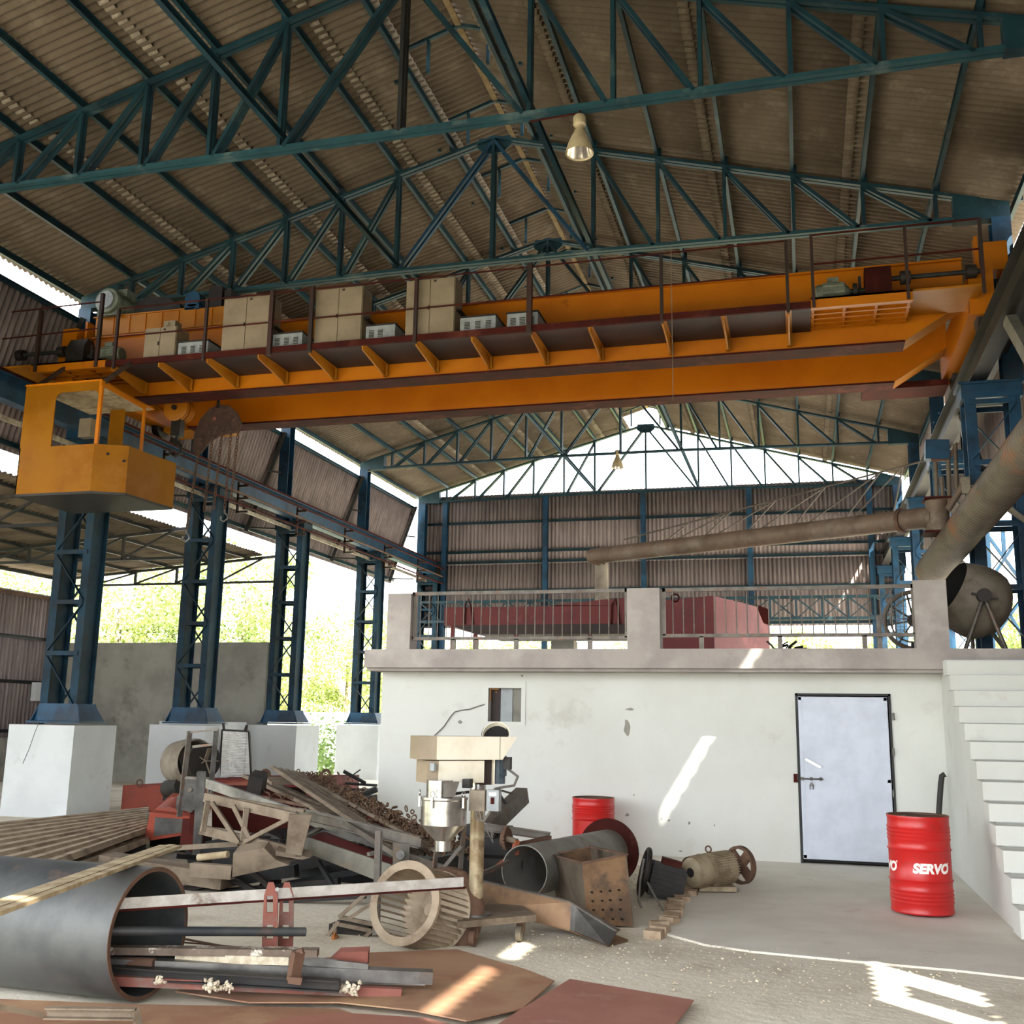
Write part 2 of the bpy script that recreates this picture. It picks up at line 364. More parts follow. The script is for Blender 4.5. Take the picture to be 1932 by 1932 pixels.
# ================================================================ ROOF
XS = [.85, 1.95, 3.05, 4.17, 5.3, 6.43]
b = MB()
courses = [(-.62,2.25), (2.1,4.5), (4.35,6.72), (6.57,7.6)]
def rz(x): return zt(x)+.17
Ly = 29.3-Y0
for side in (0, 1):
    b = MB(); s = MB()
    for k, (a, c) in enumerate(courses):
        o = .012*(k % 2)
        A, C_ = (a, c) if side == 0 else (mx(a), mx(c))
        corr2(b, (A, Y0, rz(a)+o), (0, Ly, 0), (C_-A, 0, rz(c)-rz(a)))
    ob = b.build('ceiling', M['roof'], solid=.006); struct(ob, 'corrugated roof slope on the %s' % ('crane cabin side' if side == 0 else 'staircase side'))
    for a in (2.25, 4.5, 6.72, 7.62):
        A = a if side == 0 else mx(a); C_ = A+(-.15 if side == 0 else .15)
        corr2(s, (A, Y0, rz(a)-.02), (0, Ly, 0), (C_-A, 0, -.15*.275))
    so = s.build('seam', M['seam'] if side == 0 else M['roof'], ob, solid=.004)
# ridge ventilator
b = MB()
corr2(b, (6.95, Y0, 12.62), (0, Ly, 0), (MID-6.95, 0, .42)); corr2(b, (mx(6.95), Y0, 12.62), (0, Ly, 0), (-(MID-6.95), 0, .42))
rv = thing('ridge_ventilator', 'raised corrugated ridge ventilator running along the roof peak', 'roof ventilator', (MID, 10, 12.6))
b.build('ventilator_sheet', M['roof'], rv, solid=.006)
b = MB(); b.bar((MID, Y0, 13.0), (MID, 29.3, 13.0), .1, .04)
b.build('ridge_cap', mat('ridge_cap_sheet', (140,122,88), (120,102,70), .8, scale=5), rv)
for y in YT+[7.2, 11.5, 15.8]:
    b = MB()
    for s in (0, 1):
        X = (lambda q: q) if s == 0 else mx
        b.bar((X(7.15), y, 12.66), (X(8.26), y, 13.0), .06, .06)
        b.bar((X(7.2), y, 12.1), (X(7.2), y, 12.64), .05, .05)
        b.bar((X(7.75), y, 12.2), (X(7.75), y, 12.8), .05, .05)
    b.build('ventilator_frame', M['teal'], rv)
for s in (0, 1):
    b = MB(); x = 7.12 if s == 0 else mx(7.12); b.bar((x, Y0, 12.62), (x, 29.2, 12.62), .06, .08); b.build('ventilator_purlin', M['teal'], rv)

# purlins
pn = ['eave', 'second', 'third', 'fourth', 'fifth', 'sixth', 'seventh', 'eighth']
for s in (0, 1):
    for k, x in enumerate([-.35]+XS+[7.5]):
        X = x if s == 0 else mx(x); z = zt(x)+.058
        b = MB().chan((X, Y0, z), (X, 29.2, z), .06, .13, .008, f=1 if s == 0 else -1)
        # cleats at the trusses
        for y in YT: b.cbox((X+(-.05 if s == 0 else .05), y-.05, z), (.05,.08,.12))
        b.build('purlin', M['teal'], label='%s purlin up from the eave under the %s roof slope' % (pn[k], 'cabin-side' if s == 0 else 'stair-side') if k else 'lowest purlin at the eave of the %s roof slope' % ('cabin-side' if s == 0 else 'stair-side'), cat='purlin', group='roof purlins')
for s in (0, 1):
    X = 6.45 if s == 0 else mx(6.45)
    MB().chan((X, Y0, 9.9), (X, 28.8, 9.9), .075, .1, .01).build('tie_beam', M['teal'], label='long tie beam linking the truss bottom chords, %s of the ridge' % ('cabin side' if s == 0 else 'stair side'), cat='tie beam', group='longitudinal ties')

# trusses
def pairbar(b, a, c, w=.06, gap=.05, up=(0,1,0)):
    a, c = V(a), V(c)
    for g in (-1, 1): b.bar(a+V((0, g*(gap/2+w/2), 0)), c+V((0, g*(gap/2+w/2), 0)), .055, w, up)
names = ['nearest roof truss crossing the top of the picture, behind the hanging lamp', 'second roof truss directly above the front of the crane', 'third roof truss mostly hidden above the crane cabinets',
         'fourth roof truss hidden behind the crane girders', 'fifth roof truss, next before the open gable', 'last roof truss standing in the open gable end']
for ti, Y in enumerate(YT):
    cam_ = .0 if ti == 0 else .13
    zb = lambda x: 9.7+cam_*(1-abs(x-MID)/MID)
    t = thing('roof_truss', names[ti], 'roof truss', (MID, Y, 9.7), 'roof trusses')
    thin = .8 if ti >= 4 else 1.
    for s in (0, 1):
        X = (lambda q: q) if s == 0 else mx
        b = MB(); pairbar(b, (X(.2), Y, zt(.2)-.05), (MID, Y, zt(MID)-.05), .07*thin, .03); b.build('top_chord', M['teal'], t)
    b = MB(); xs = [-.1]+[x for x in XS]+[mx(x) for x in XS[::-1]]+[SPAN+.1]
    for a, c in zip(xs, xs[1:]): pairbar(b, (a, Y, zb(a)), (c, Y, zb(c)), .075*thin, .03)
    b.build('bottom_chord', M['teal2'] if ti < 2 else M['teal'], t)
    for s in (0, 1):
        X = (lambda q: q) if s == 0 else mx
        for k, x in enumerate(XS):
            b = MB(); pairbar(b, (X(x), Y, zb(x)), (X(x), Y, zt(x)-.06), .055*thin, .05 if k > 2 else .03); b.build('vertical', M['teal'], t)
        for k in range(1, 6):
            b = MB(); pairbar(b, (X(XS[k]), Y, zt(XS[k])-.08), (X(XS[k-1]+.08), Y, zb(XS[k-1])), .06*thin, .06); b.build('diagonal', M['teal'], t)
        b = MB(); pairbar(b, (MID, Y, zt(MID)-.12), (X(XS[5]+.08), Y, zb(XS[5])), .065*thin, .07); b.build('diagonal', M['blue'] if ti == 1 else M['teal'], t)
    b = MB(); pairbar(b, (MID, Y, zb(MID)), (MID, Y, zt(MID)-.1), .075*thin, .06); b.build('king_post', M['grime'] if ti == 0 else M['teal'], t)
    b = MB(); q = .32
    b.prism([(MID-q, Y-.012, zt(MID-q)-.12), (MID-q*.5, Y-.012, zt(MID)-.34), (MID+q*.5, Y-.012, zt(MID)-.34), (MID+q, Y-.012, zt(MID+q)-.12), (MID+.3, Y-.012, zt(MID)-.02), (MID-.3, Y-.012, zt(MID)-.02)], (0,.024,0)); b.build('gusset', M['teal'], t)
    for s in (0, 1):
        X = (lambda q: q) if s == 0 else mx
        b = MB(); b.prism([(X(-.22), Y-.1, 9.65), (X(.6), Y-.1, 9.65), (X(.6), Y-.1, 10.12), (X(-.22), Y-.1, 9.9)], (0,.2,0)); b.build('heel_box', M['teal'], t)

# ================================================================ COLUMNS
def column(side, Y, label, near=False, zbase=1.6):
    t = thing('laced_column', label, 'column', (.25 if side == 0 else mx(.25), Y, zbase), 'laced crane columns')
    X = (lambda q: q) if side == 0 else mx
    y0, y1 = Y-.24, Y+.22
    for (a, c) in ((-.12, .045), (.5, .66)):
        b = MB(); xa, xc = X(a), X(c); cx = (xa+xc)/2; w = abs(xc-xa)
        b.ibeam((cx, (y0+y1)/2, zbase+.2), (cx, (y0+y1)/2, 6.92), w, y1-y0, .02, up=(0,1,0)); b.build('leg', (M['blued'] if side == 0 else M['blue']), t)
    b = MB()
    for f, yy in ((0, y0-.01), (1, y1+.01)):
        zs = [zbase+.3]+[1.92+.94*k for k in range(1, 6)]
        for k, (z0, z1) in enumerate(zip(zs, zs[1:])):
            b.bar((X(-.05), yy, z1), (X(.6), yy, z1), .02, .08)
            p, q = ((-.05, .6) if (k+f) % 2 else (.6, -.05)); b.bar((X(p), yy, z0+.05), (X(q), yy, z1-.05), .014, .065, up=(0,1,0))
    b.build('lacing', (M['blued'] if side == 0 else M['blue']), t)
    b = MB()
    for yy in (y0-.03, y1+.02):
        b.prism([(X(-.2), yy, zbase+.04), (X(.84), yy, zbase+.04), (X(.7), yy, zbase+.35), (X(-.1), yy, zbase+.35)], (0,.02,0))
    for xx, xt in ((-.2,-.12), (.84,.68)):
        b.hexa([(X(xx), y0-.12, zbase+.04), (X(xx)+.02, y0-.12, zbase+.04), (X(xx)+.02, y1+.12, zbase+.04), (X(xx), y1+.12, zbase+.04), (X(xt), y0, zbase+.35), (X(xt)+.02, y0, zbase+.35), (X(xt)+.02, y1, zbase+.35), (X(xt), y1, zbase+.35)])
    b.box((min(X(-.24), X(.88)), y0-.16, zbase), (max(X(-.24), X(.88)), y1+.16, zbase+.035))
    b.build('base_shoe', M['blue'], t)
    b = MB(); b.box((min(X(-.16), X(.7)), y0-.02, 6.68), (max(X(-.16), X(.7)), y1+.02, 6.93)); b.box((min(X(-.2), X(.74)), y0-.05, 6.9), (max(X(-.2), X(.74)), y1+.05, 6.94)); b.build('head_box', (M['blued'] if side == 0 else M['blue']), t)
    b = MB(); b.ibeam((X(-.07), Y, 6.94), (X(-.07), Y, 9.64), .28, .3, .016, up=(0,1,0)); b.build('upper_shaft', M['blue'], t)
    return t
cl = ['nearest blue laced column on the cabin side, on the first white pedestal', 'second blue laced column on the cabin side, behind the hanging chains', 'third blue laced column on the cabin side, beside the grey wall', 'fourth blue laced column on the cabin side, left of the balcony', 'last cabin-side laced column in the corner behind the balcony railing']
for k, Y in enumerate(YT[1:]): column(0, Y, cl[k])
cr = ['nearest blue laced column on the stair side, behind the thick inclined pipe', 'second stair-side laced column behind the concrete mixer', 'third stair-side laced column seen past the mixer', 'fourth stair-side laced column behind the fan wheel', 'last stair-side laced column in the corner of the end wall']
for k, Y in enumerate(YT[1:]): column(1, Y, cr[k])

# pedestals
pl = ['nearest white pedestal under the first column', 'white pedestal under the second column, behind the old blower', 'white pedestal under the third column with unpainted cement side', 'white pedestal under the fourth column against the daylight', 'white pedestal under the corner column']
for k, Y in enumerate(YT[1:]):
    z = 1.55
    y1 = Y+.62 if k else Y+.5
    MB().box((-.34,Y-.7,-.05), (1.02,y1,z+.02)).build('column_pedestal', M['ped'], label=pl[k], cat='pedestal', group='column pedestals')
    MB().box((mx(1.02),Y-.7,-.05), (mx(-.34),y1,z+.02)).build('column_pedestal', M['ped'], label='white pedestal under stair-side column %s' % ('beside the inclined pipe','behind the mixer','past the mixer','behind the fan wheel','in the far corner')[k], cat='pedestal', group='column pedestals')

MB().box((-2.3,16.3,-.05), (-.36,17.2,1.63)).build('low_wall', M['ped'], label='low white wall beside the third pedestal behind the wire panel', cat='low wall')

MB().tube([(.35,8.62,1.62),(.3,8.6,1.45),(.22,8.59,1.15),(.12,8.59,.9)], .006, 5).build('hanging_wire', M['belt'], label='thin dark wire hanging down the face of the nearest pedestal', cat='wire')
p = pX(68,1305,-7.1); MB().box((-7.1,p.y-.2,p.z-.25),(-6.95,p.y+.2,p.z+.25)).build('meter_box', M['ped'], label='small white electric box on the lean-to outer wall beside the nearest column', cat='electric box')
# ================================================================ CRANE RUNWAY
for s in (0, 1):
    X = (lambda q: q) if s == 0 else mx
    t = thing('runway_beam', 'long dark crane runway beam on the %s columns' % ('cabin-side' if s == 0 else 'stair-side'), 'crane beam', (X(.45), 10, 6.95), 'crane runways')
    b = MB(); b.ibeam((X(.45), Y0, 7.18), (X(.45), 29, 7.18), .24, .46, .02)
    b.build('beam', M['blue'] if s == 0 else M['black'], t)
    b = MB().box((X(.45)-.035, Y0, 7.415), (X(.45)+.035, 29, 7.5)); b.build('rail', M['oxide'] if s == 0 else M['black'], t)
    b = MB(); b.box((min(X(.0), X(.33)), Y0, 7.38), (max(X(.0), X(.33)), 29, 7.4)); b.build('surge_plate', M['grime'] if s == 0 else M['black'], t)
# knee struts under the stair-side runway
for k, Y in enumerate(YT[:5]):
    b = MB(); b.prism([(mx(.52), Y+.3, 6.95), (mx(.52), Y+1.5, 6.95), (mx(.52), Y+.3, 5.6)], (.02,0,0))
    b = MB(); b.bar((mx(.45), Y+.2, 5.7), (mx(.45), Y+1.7, 6.97), .12, .2); b.build('knee_strut', M['gmetal'], label='grey knee strut under the stair-side runway at the %s column' % ('first','second','third','fourth','fifth')[k], cat='strut', group='knee struts')
# conductor bars with brackets (cabin side)
t = thing('conductor_line', 'rusty crane conductor bars on E-shaped brackets below the cabin-side runway', 'conductor bars', (.8, 12, 6.6))
for z, mm in ((7.12, M['oxide']), (6.84, M['rust']), (6.58, M['oxide'])):
    MB().ang((.9, 9.4, z), (.9, 28.4, z), .045, .02).build('conductor_bar', mm, t)
y = 11.2
while y < 28:
    b = MB(); b.bar((.68, y, 7.2), (.68, y, 6.45), .05, .05)
    for z in (7.1, 6.8, 6.48): b.bar((.66, y, z), (.95, y, z), .05, .05)
    for z in (7.14, 6.84, 6.56): b.cyl((.86, y, z-.03), (.86, y, z+.03), .04, n=10)
    b.build('bracket', M['darkox'], t); y += 3.05
MB().bar((.3, Y0, 6.72), (.3, 28.4, 6.72), .03, .09).build('pale_conduit', mat('galvanised_strip', (176,166,150), (140,128,112), .5, .3, scale=8), label='pale galvanised strip running below the cabin-side runway', cat='conduit')

# ================================================================ SIDE SHEETING (cabin side, slanting)
b = MB(); A = V((-.22, Y0, 9.42)); Bt = V((-1.0, Y0, 6.62))
m1 = A.lerp(Bt, .6); m2 = A.lerp(Bt, .58)
corr2(b, A+V((0,0,0)), (0, 28.3-Y0, 0), m1-A, saw=.01); corr2(b, m2+V((-.03,0,0)), (0, 28.3-Y0, 0), Bt-m2, saw=.01)
wl = struct(b.build('wall_left', M['clad'], solid=.006), 'slanting corrugated side sheeting above the lean-to')
for k, f in enumerate((.02, .56, .96)):
    p = A.lerp(Bt, f)+V((.07,0,.0)); MB().chan((p.x, Y0, p.z), (p.x, 28.3, p.z), .06, .1, .008).build('girt', M['teal'], label='%s horizontal girt holding the slanting side sheets' % ('top','middle','bottom')[k], cat='girt', group='side girts')
for k, Y in enumerate([4.9]+YT[1:5]+[28.25]):
    b = MB(); b.bar(A+V((.14, Y-Y0-.15, .0)), Bt+V((.14, Y-Y0-.55, 0)), .08, .1); b.bar(V((-.25, Y-.2, 9.1)), V((-.1, Y-.1, 9.3)), .05)
    for z in (6.75, 8.3): b.bar((-.85 if z < 7 else -.4, Y-.4, z), (-.1, Y-.1, z), .04)
    b.build('side_rafter', M['grime'], label='slanted rafter behind the side sheets at %s column line' % ('front','first','second','third','fourth','last')[k], cat='rafter', group='side rafters')

YL = 0.5
# ================================================================ LEAN-TO
def zl(x): return 6.02+.08*(x+.6)
b = MB(); corr2(b, (-.75, YL, zl(-.75)+.1), (0, 18.2-YL, 0), (-6.65, 0, -6.65*.08))
struct(b.build('ceiling', M['lroof'], solid=.006), 'low corrugated roof of the side lean-to')
for k, x in enumerate((-1.1, -2.3, -3.5, -4.7, -5.9, -7.1)):
    MB().chan((x, YL, zl(x)+.05), (x, 18.2, zl(x)+.05), .06, .1, .008).build('lean_to_purlin', M['grime'], label='%s purlin of the lean-to counted from the tall columns' % pn[k+1 if k else 0].replace('eave','first'), cat='purlin', group='lean-to purlins')
for k, Y in enumerate((4.9, 9.4, 13.67, 17.94)):
    t = thing('lean_to_truss', 'low flat truss of the lean-to, %s' % ('nearest the entrance','level with the first pedestal','at the second column','spanning over the grey wall against the trees')[k], 'truss', (-3.5, Y, 5.3), 'lean-to trusses')
    b = MB(); b.bar((-.15, Y, zl(-.6)), (-7.1, Y, zl(-7.1)), .07, .07); b.build('top_chord', M['grime'], t)
    MB().bar((-.15, Y, 5.33), (-7.1, Y, 5.33), .06, .06).build('bottom_chord', M['grime'], t)
    xs = [-.6, -1.9, -3.2, -4.5, -5.8]
    for x in xs[1:]: MB().bar((x, Y, 5.33), (x, Y, zl(x)), .06).build('vertical', M['grime'], t)
    for a, c in zip(xs, xs[1:]): MB().bar((a, Y, zl(a)-.05), (c, Y, 5.35), .045).build('diagonal', M['grime'], t)
    MB().bar((-7.1, Y, 0), (-7.1, Y, zl(-7.1)), .14).build('post', M['grime'], t)
b = MB(); corr2(b, (-7.22, YL, 1.1), (0, 17.9-YL, 0), (0, 0, 3.95))
struct(b.build('wall_left', M['clad'], solid=.006), 'corrugated outer wall of the lean-to')
for k, z in enumerate((1.3, 2.6, 3.8, 4.95)):
    MB().chan((-7.15, YL, z), (-7.15, 17.9, z), .06, .09, .008).build('wall_girt', M['rust'] if k == 3 else M['grime'], label='girt on the lean-to outer wall, %s' % ('lowest','second from the ground','third from the ground','rusty topmost one')[k], cat='girt', group='lean-to wall girts')
struct(MB().box((-7.3,YL,-.05), (-7.1,18.1,1.12)).build('wall_left', M['grey']))
struct(MB().box((-7.1,17.95,-.05), (-.3,18.2,3.72)).build('wall_far', M['grey']), 'bare grey plastered cross wall of the lean-to')

# ================================================================ END WALL (open gable)
ye = 29.05
P = lambda x, y: pY(x, y, 28.8)
b = MB(); corr2(b, (-.1, ye, 5.05), (SPAN+.2, 0, 0), (0,0,2.45), saw=.01); corr2(b, (-.1, ye-.015, 7.35), (SPAN+.2,0,0), (0,0,2.6), saw=.01)
struct(b.build('wall_back', M['clad'], solid=.006), 'corrugated end wall below the open gable')
gz = [P(1028, y).z for y in (981, 1037, 1057, 1112)]
for k, z in enumerate(gz+[5.15]):
    MB().chan((0, ye-.08, z), (SPAN, ye-.08, z), .06, .09, .008).build('end_girt', M['teal'], label='horizontal girt on the end wall, %s' % ('topmost','second from top','third from top','fourth from top','at its lower edge')[k], cat='girt', group='end wall girts')
for k, px in enumerate((838, 1028, 1213, 1414, 1643)):
    x = P(px, 1000).x; top = 9.75
    MB().ibeam((x, 28.9, 0), (x, 28.9, top), .18, .16, .014, up=(0,1,0)).build('gable_post', M['blue'], label='blue gable post of the end wall, %s' % ('nearest the cabin side','second from the cabin side','tallest at the centre under the ridge','second from the stair side','nearest the stair side')[k], cat='post', group='gable posts')
z1, z0 = P(1500, 1128).z, P(1500, 1168).z
t = thing('lattice_girder', 'blue lattice girder crossing low in front of the end wall', 'lattice girder', (MID, 28.6, z0))
MB().bar((0, 28.6, z1), (SPAN, 28.6, z1), .09).build('top_chord', M['teal'], t); MB().bar((0, 28.6, z0), (SPAN, 28.6, z0), .09).build('bottom_chord', M['teal'], t)
n = 20
for i in range(n):
    a = SPAN*i/n; c = SPAN*(i+1)/n
    MB().bar((a, 28.6, z0), (a, 28.6, z1), .06).build('vertical', M['teal'], t)
    MB().bar((a, 28.6, z1), (c, 28.6, z0), .05).build('diagonal', M['teal'], t); MB().bar((a, 28.66, z0), (c, 28.66, z1), .03).build('brace', M['teal'], t)

# entrance gable behind the viewer, sheeted above the doorway
b = MB(); corr2(b, (-.4, Y0, 7.0), (SPAN+.8, 0, 0), (0,0,2.9)); b.add([(-.4,Y0,9.9),(SPAN+.4,Y0,9.9),(MID,Y0,12.6)], [(0,1,2)])
struct(b.build('wall_entrance', M['clad'], solid=.006))
t = thing('braced_frame', 'blue cross-braced side frame outside the columns behind the mixer', 'braced frame', pY(1860,1220,13.4))
F_ = lambda x, y: pY(x, y, 13.4)
for a, c, w in (((1853,960),(1866,1225),.2),((1926,940),(1944,1230),.14)): MB().bar(F_(*a), F_(*c), w, .14, up=(0,1,0)).build('upright', M['blue'], t)
for y in (984, 999, 1110): MB().bar(F_(1850,y), F_(1940,y), .1, .05 if y < 1100 else .12).build('rail', M['blue'], t)
for a, c in (((1856,1000),(1932,1104)),((1930,1002),(1862,1104)),((1862,1222),(1936,1118)),((1880,1118),(1938,1215)),((1892,1000),(1895,1055))): MB().bar(F_(*a), F_(*c), .07, .05).build('brace', M['blue'], t)
# ================================================================ STAIR-SIDE WALL SHEETING
def wallR(y0, y1, z0, z1, first=[0]):
    b = MB(); corr2(b, (SPAN+.42, y0, z0), (0, y1-y0, 0), (0, 0, z1-z0), saw=.008)
    return struct(b.build('wall_right', M['clad'], solid=.006))
ZE = rz(-.62)
wallR(Y0, 29.1, 6.3, 9.5)
wallR(Y0, -3.1, 0, 6.4); wallR(-1.9, 10.4, 0, 6.4); wallR(-3.1, -1.9, 0, 4.1); wallR(-3.1, -1.9, 5.2, 6.4); wallR(-2.75, -2.35, 4.1, 4.9)  # unseen lower sheets added to block the sun; gaps shaped for floor patches
# added strips closing most of the eave slot, spaced to shape sun streaks
for a, c in ((Y0,-7.5), (-6.2,-5.7), (-5.1,1.4), (2.35,5.2), (6.5,8.4), (10.7,14.4), (15.3,19.0), (20.5,24.8)): wallR(a, c, 9.45, 10.12)
# ================================================================ OVERHEAD CRANE
CR_ = thing('overhead_crane', 'long orange double-girder overhead crane spanning the shed', 'overhead crane', (MID, 9.9, 7.5))
def girder(y0, y1, nm):
    b = MB()
    pts = [(.62,8.75),(.62,8.08),(1.52,7.52),(15.01,7.52),(15.9,8.08),(15.9,8.75)]
    b.prism([(x, y0+.03, z) for x, z in pts], (0, y1-y0-.06, 0))
    b.box((.62,y0-.03,8.73), (15.9,y1+.03,8.76))
    g = b.build(nm, M['yel'], CR_)
    MB().box((1.5,y0-.02,7.49), (15.03,y1+.02,7.522)).build('bottom_flange', M['oxide'], g)
    for (xa, za), (xb, zb) in (((1.52,7.505),(.62,8.065)), ((15.01,7.505),(15.9,8.065))):
        b = MB()
        b.hexa([(xa,y0-.02,za-.012),(xb,y0-.02,zb-.012),(xb,y1+.02,zb-.012),(xa,y1+.02,za-.012),(xa,y0-.02,za+.012),(xb,y0-.02,zb+.012),(xb,y1+.02,zb+.012),(xa,y1+.02,za+.012)])
        b.build('end_flange', M['yel2'], g)
    MB().box((.7,(y0+y1)/2-.03,8.76), (15.8,(y0+y1)/2+.03,8.8)).build('trolley_rail', M['grime'], g)
    return g
girder(8.7, 9.1, 'front_girder'); girder(10.7, 11.1, 'back_girder')
for s in (0, 1):
    X = (lambda q: q) if s == 0 else mx
    b = MB(); x0, x1 = sorted((X(.3), X(.64)))
    b.box((x0,8.25,7.72), (x1,11.55,8.3)); b.box((x0,8.2,7.66),(x1,8.3,8.4)); b.box((x0,11.5,7.66),(x1,11.6,8.4))
    e = b.build('end_carriage', M['yel'], CR_)
    for y in (8.5, 11.3): MB().cyl((X(.38),y,7.72), (X(.52),y,7.72), .215, n=24).build('wheel', M['black'], e)
    x0, x1 = sorted((X(.0), X(.32)))
    MB().box((x0,8.62,8.5), (x1,8.98,8.95)).build('guard_plate', M['yel'], CR_)
    x0, x1 = sorted((X(.38), X(.43))); MB().box((x0,8.75,8.2), (x1,8.95,9.12)).build('guide_plate', M['yel'], CR_)
MB().box((14.55,11.2,7.55), (15.95,11.85,7.66)).build('rear_platform', M['oxide'], CR_)
MB().box((.6,11.2,7.6), (2.0,11.85,7.7)).build('rear_platform', M['yel2'], CR_)
# walkway
b = MB().box((1.76,7.64,7.775), (13.66,8.7,7.8)); wk = b.build('walkway', M['darkox'], CR_)
MB().chan((1.76,7.66,7.8), (13.66,7.66,7.8), .05, .1, .008, f=-1).build('walkway_edge', M['oxide'], wk)
for x in (1.86,2.8,3.74,4.71,5.65,6.6,7.53,8.47,9.45,10.37,11.5,12.4,13.34):
    b = MB(); b.prism([(x-.012,7.68,7.772),(x-.012,8.7,7.772),(x-.012,8.7,7.55),(x-.012,8.6,7.55),(x-.012,7.68,7.68)], (.024,0,0))
    b.box((x-.045,7.68,7.762), (x+.045,8.7,7.774)); b.box((x-.04,8.66,7.56), (x+.05,8.7,7.76))
    b.build('bracket', M['yel2'], CR_)
def platform(x0, x1, nx, nm):
    b = MB(); b.box((x0,7.64,7.87),(x1,8.69,7.9)); b.chan((x0,7.67,7.82),(x1,7.67,7.82),.06,.16,.01,f=-1)
    for i in range(nx+1):
        x = x0+.03+(x1-x0-.06)*i/nx; b.bar((x,7.66,7.83),(x,8.7,7.83),.04,.07)
    for k in range(5): y = 7.85+.19*k; b.chan((x0,y,7.83),(x1,y,7.83),.05,.08,.008,f=1)
    return b.build(nm, M['yel'], CR_)
platform(13.66, 15.06, 3, 'drive_platform'); platform(.2, 1.75, 3, 'drive_platform')
MB().box((15.07,7.72,7.9), (16.0,8.69,7.93)).build('cover_plate', M['yel2'], CR_)
MB().box((-.6,7.72,7.9), (.19,8.69,7.93)).build('cover_plate', M['yel2'], CR_)
# railings
rl = thing('crane_railing', 'thin dark handrail along the front walkway of the crane', 'railing', (7,7.64,7.84))
RLM = M['oxide']
for x, r, zt_ in ((1.93,.03,8.8),(3.69,.03,8.82),(4.93,.045,8.86),(5.67,.04,8.86),(7.52,.035,8.82),(9.42,.05,8.88),(11.49,.03,8.84),(13.34,.03,8.84)):
    MB().bar((x,7.64,7.7),(x,7.64,zt_),r*1.6).build('post', M['darkox'], rl)
for z in (8.83, 8.31): MB().cyl((1.93,7.64,z-.03),(13.34,7.64,z),.014,n=8).build('handrail', M['oxide'], rl)
rl = thing('crane_railing', 'handrail around the stair-side drive platform of the crane', 'railing', (15,7.64,7.84))
for x in (13.7, 15.0, 16.0): MB().bar((x,7.64,7.75),(x,7.64,8.89),.045).build('post', M['darkox'], rl)
for z in (8.88, 8.42): MB().cyl((13.7,7.64,z),(16.0,7.64,z),.016,n=8).build('handrail', M['oxide'], rl)
rl = thing('crane_railing', 'handrail around the drive platform above the operator cabin', 'railing', (.5,7.64,7.84))
for x, zz in ((-.9,8.9),(.31,8.92),(1.57,9.12)): MB().bar((x,7.64,7.75),(x,7.64,zz),.06).build('post', M['darkox'], rl)
for z in (8.92, 8.42): MB().cyl((-2.2 if z > 8.9 else -1.6,7.64,z),(1.57,7.64,z+.05),.014,n=8).build('handrail', M['oxide'], rl)
p = pY(1266,470,7.55); q = pY(1270,755,7.55)
MB().cyl(p, q, .006, n=5).build('hanging_rope', M['dust'], label='very thin rope hanging straight down in front of the crane girders', cat='rope')
# long-travel drives
def drive(s, label):
    X = (lambda q: q) if s else (lambda q: mx(q)-1.05)
    t = thing('travel_drive', label, 'drive unit', (X(14.3),8.1,7.9), 'crane travel drives')
    m_ = MB(); m_.lathe((X(13.74),8.1,8.13), (X(1)-X(0),0,0), [(0,0),(0,.12),(.04,.14),(.42,.14),(.46,.1),(.5,.05),(.52,0)], 20)
    for i in range(14):
        a = 2*pi*i/14; m_.cbox((X(14.0),8.1+.15*math.cos(a),8.13+.15*math.sin(a)), (.3,.012,.03), Matrix.Rotation(-a,3,'X'))
    m_.cbox((X(14.0),8.1,8.31), (.16,.12,.1)); m_.cbox((X(14.0),8.1,7.94), (.3,.26,.06)); m_.build('motor', M['mgreen'], t)
    b = MB(); b.cyl((X(14.22),8.1,8.13),(X(14.46),8.1,8.13),.04,n=12); b.cyl((X(14.28),8.1,8.13),(X(14.34),8.1,8.13),.12,n=16); b.cbox((X(14.38),8.1,8.15),(.04,.06,.4)); b.build('brake', M['black'], t)
    b = MB(); b.prism([(X(14.45),7.95,7.93),(X(14.45),8.3,7.93),(X(14.45),8.3,8.3),(X(14.45),8.2,8.47),(X(14.45),8.05,8.47),(X(14.45),7.95,8.3)], (X(.37)-X(0),0,0)); b.cbox((X(14.63),8.12,7.93),(.5,.42,.05)); b.build('gearbox', M['oxide'] if s else M['black'], t)
    b = MB(); b.cyl((X(14.82),8.1,8.28),(X(16.1),8.1,8.28),.035,n=12); b.build('shaft', M['grime'], t)
    for x in (14.95, 15.85): MB().cyl((X(x),8.1,8.28),(X(x+.14),8.1,8.28),.1,n=16).build('coupling', M['black'], t)
drive(1, 'travel motor and red gearbox on the stair-side crane platform'); drive(0, 'travel motor and black gearbox on the platform above the cabin')
# control cabinets
def cabinet(x0, x1, z1, label, stain=0):
    y0, y1 = 7.72, 8.12; z0 = 7.82
    t = thing('control_cabinet', label, 'cabinet', ((x0+x1)/2, 7.9, z0), 'cabinets on the crane walkway')
    MB().box((x0,y0+.02,z0),(x1,y1,z1)).build('body', M['cream'], t); xm = (x0+x1)/2
    for a, c in ((x0+.01,xm-.006),(xm+.006,x1-.01)):
        d = MB().box((a,y0,z0+.02),(c,y0+.022,z1-.015)).build('door', M['cream'], t)
    MB().box((xm-.03,y0-.02,(z0+z1)/2-.03),(xm-.01,y0,(z0+z1)/2+.03)).build('handle', M['black'], t)
    MB().box((x1,y0+.1,(z0+z1)/2-.05),(x1+.07,y1+.15,(z0+z1)/2-.02)).build('cable_bracket', M['black'], t)
    MB().bar((xm+.06,y0-.003,z1-.05),(xm+.1,y0-.003,z1-.05),.006,.03).build('vent_mark', M['black'], t)
cabinet(2.44,3.07,8.42,'small cream two-door cabinet, nearest the trolley end of the walkway')
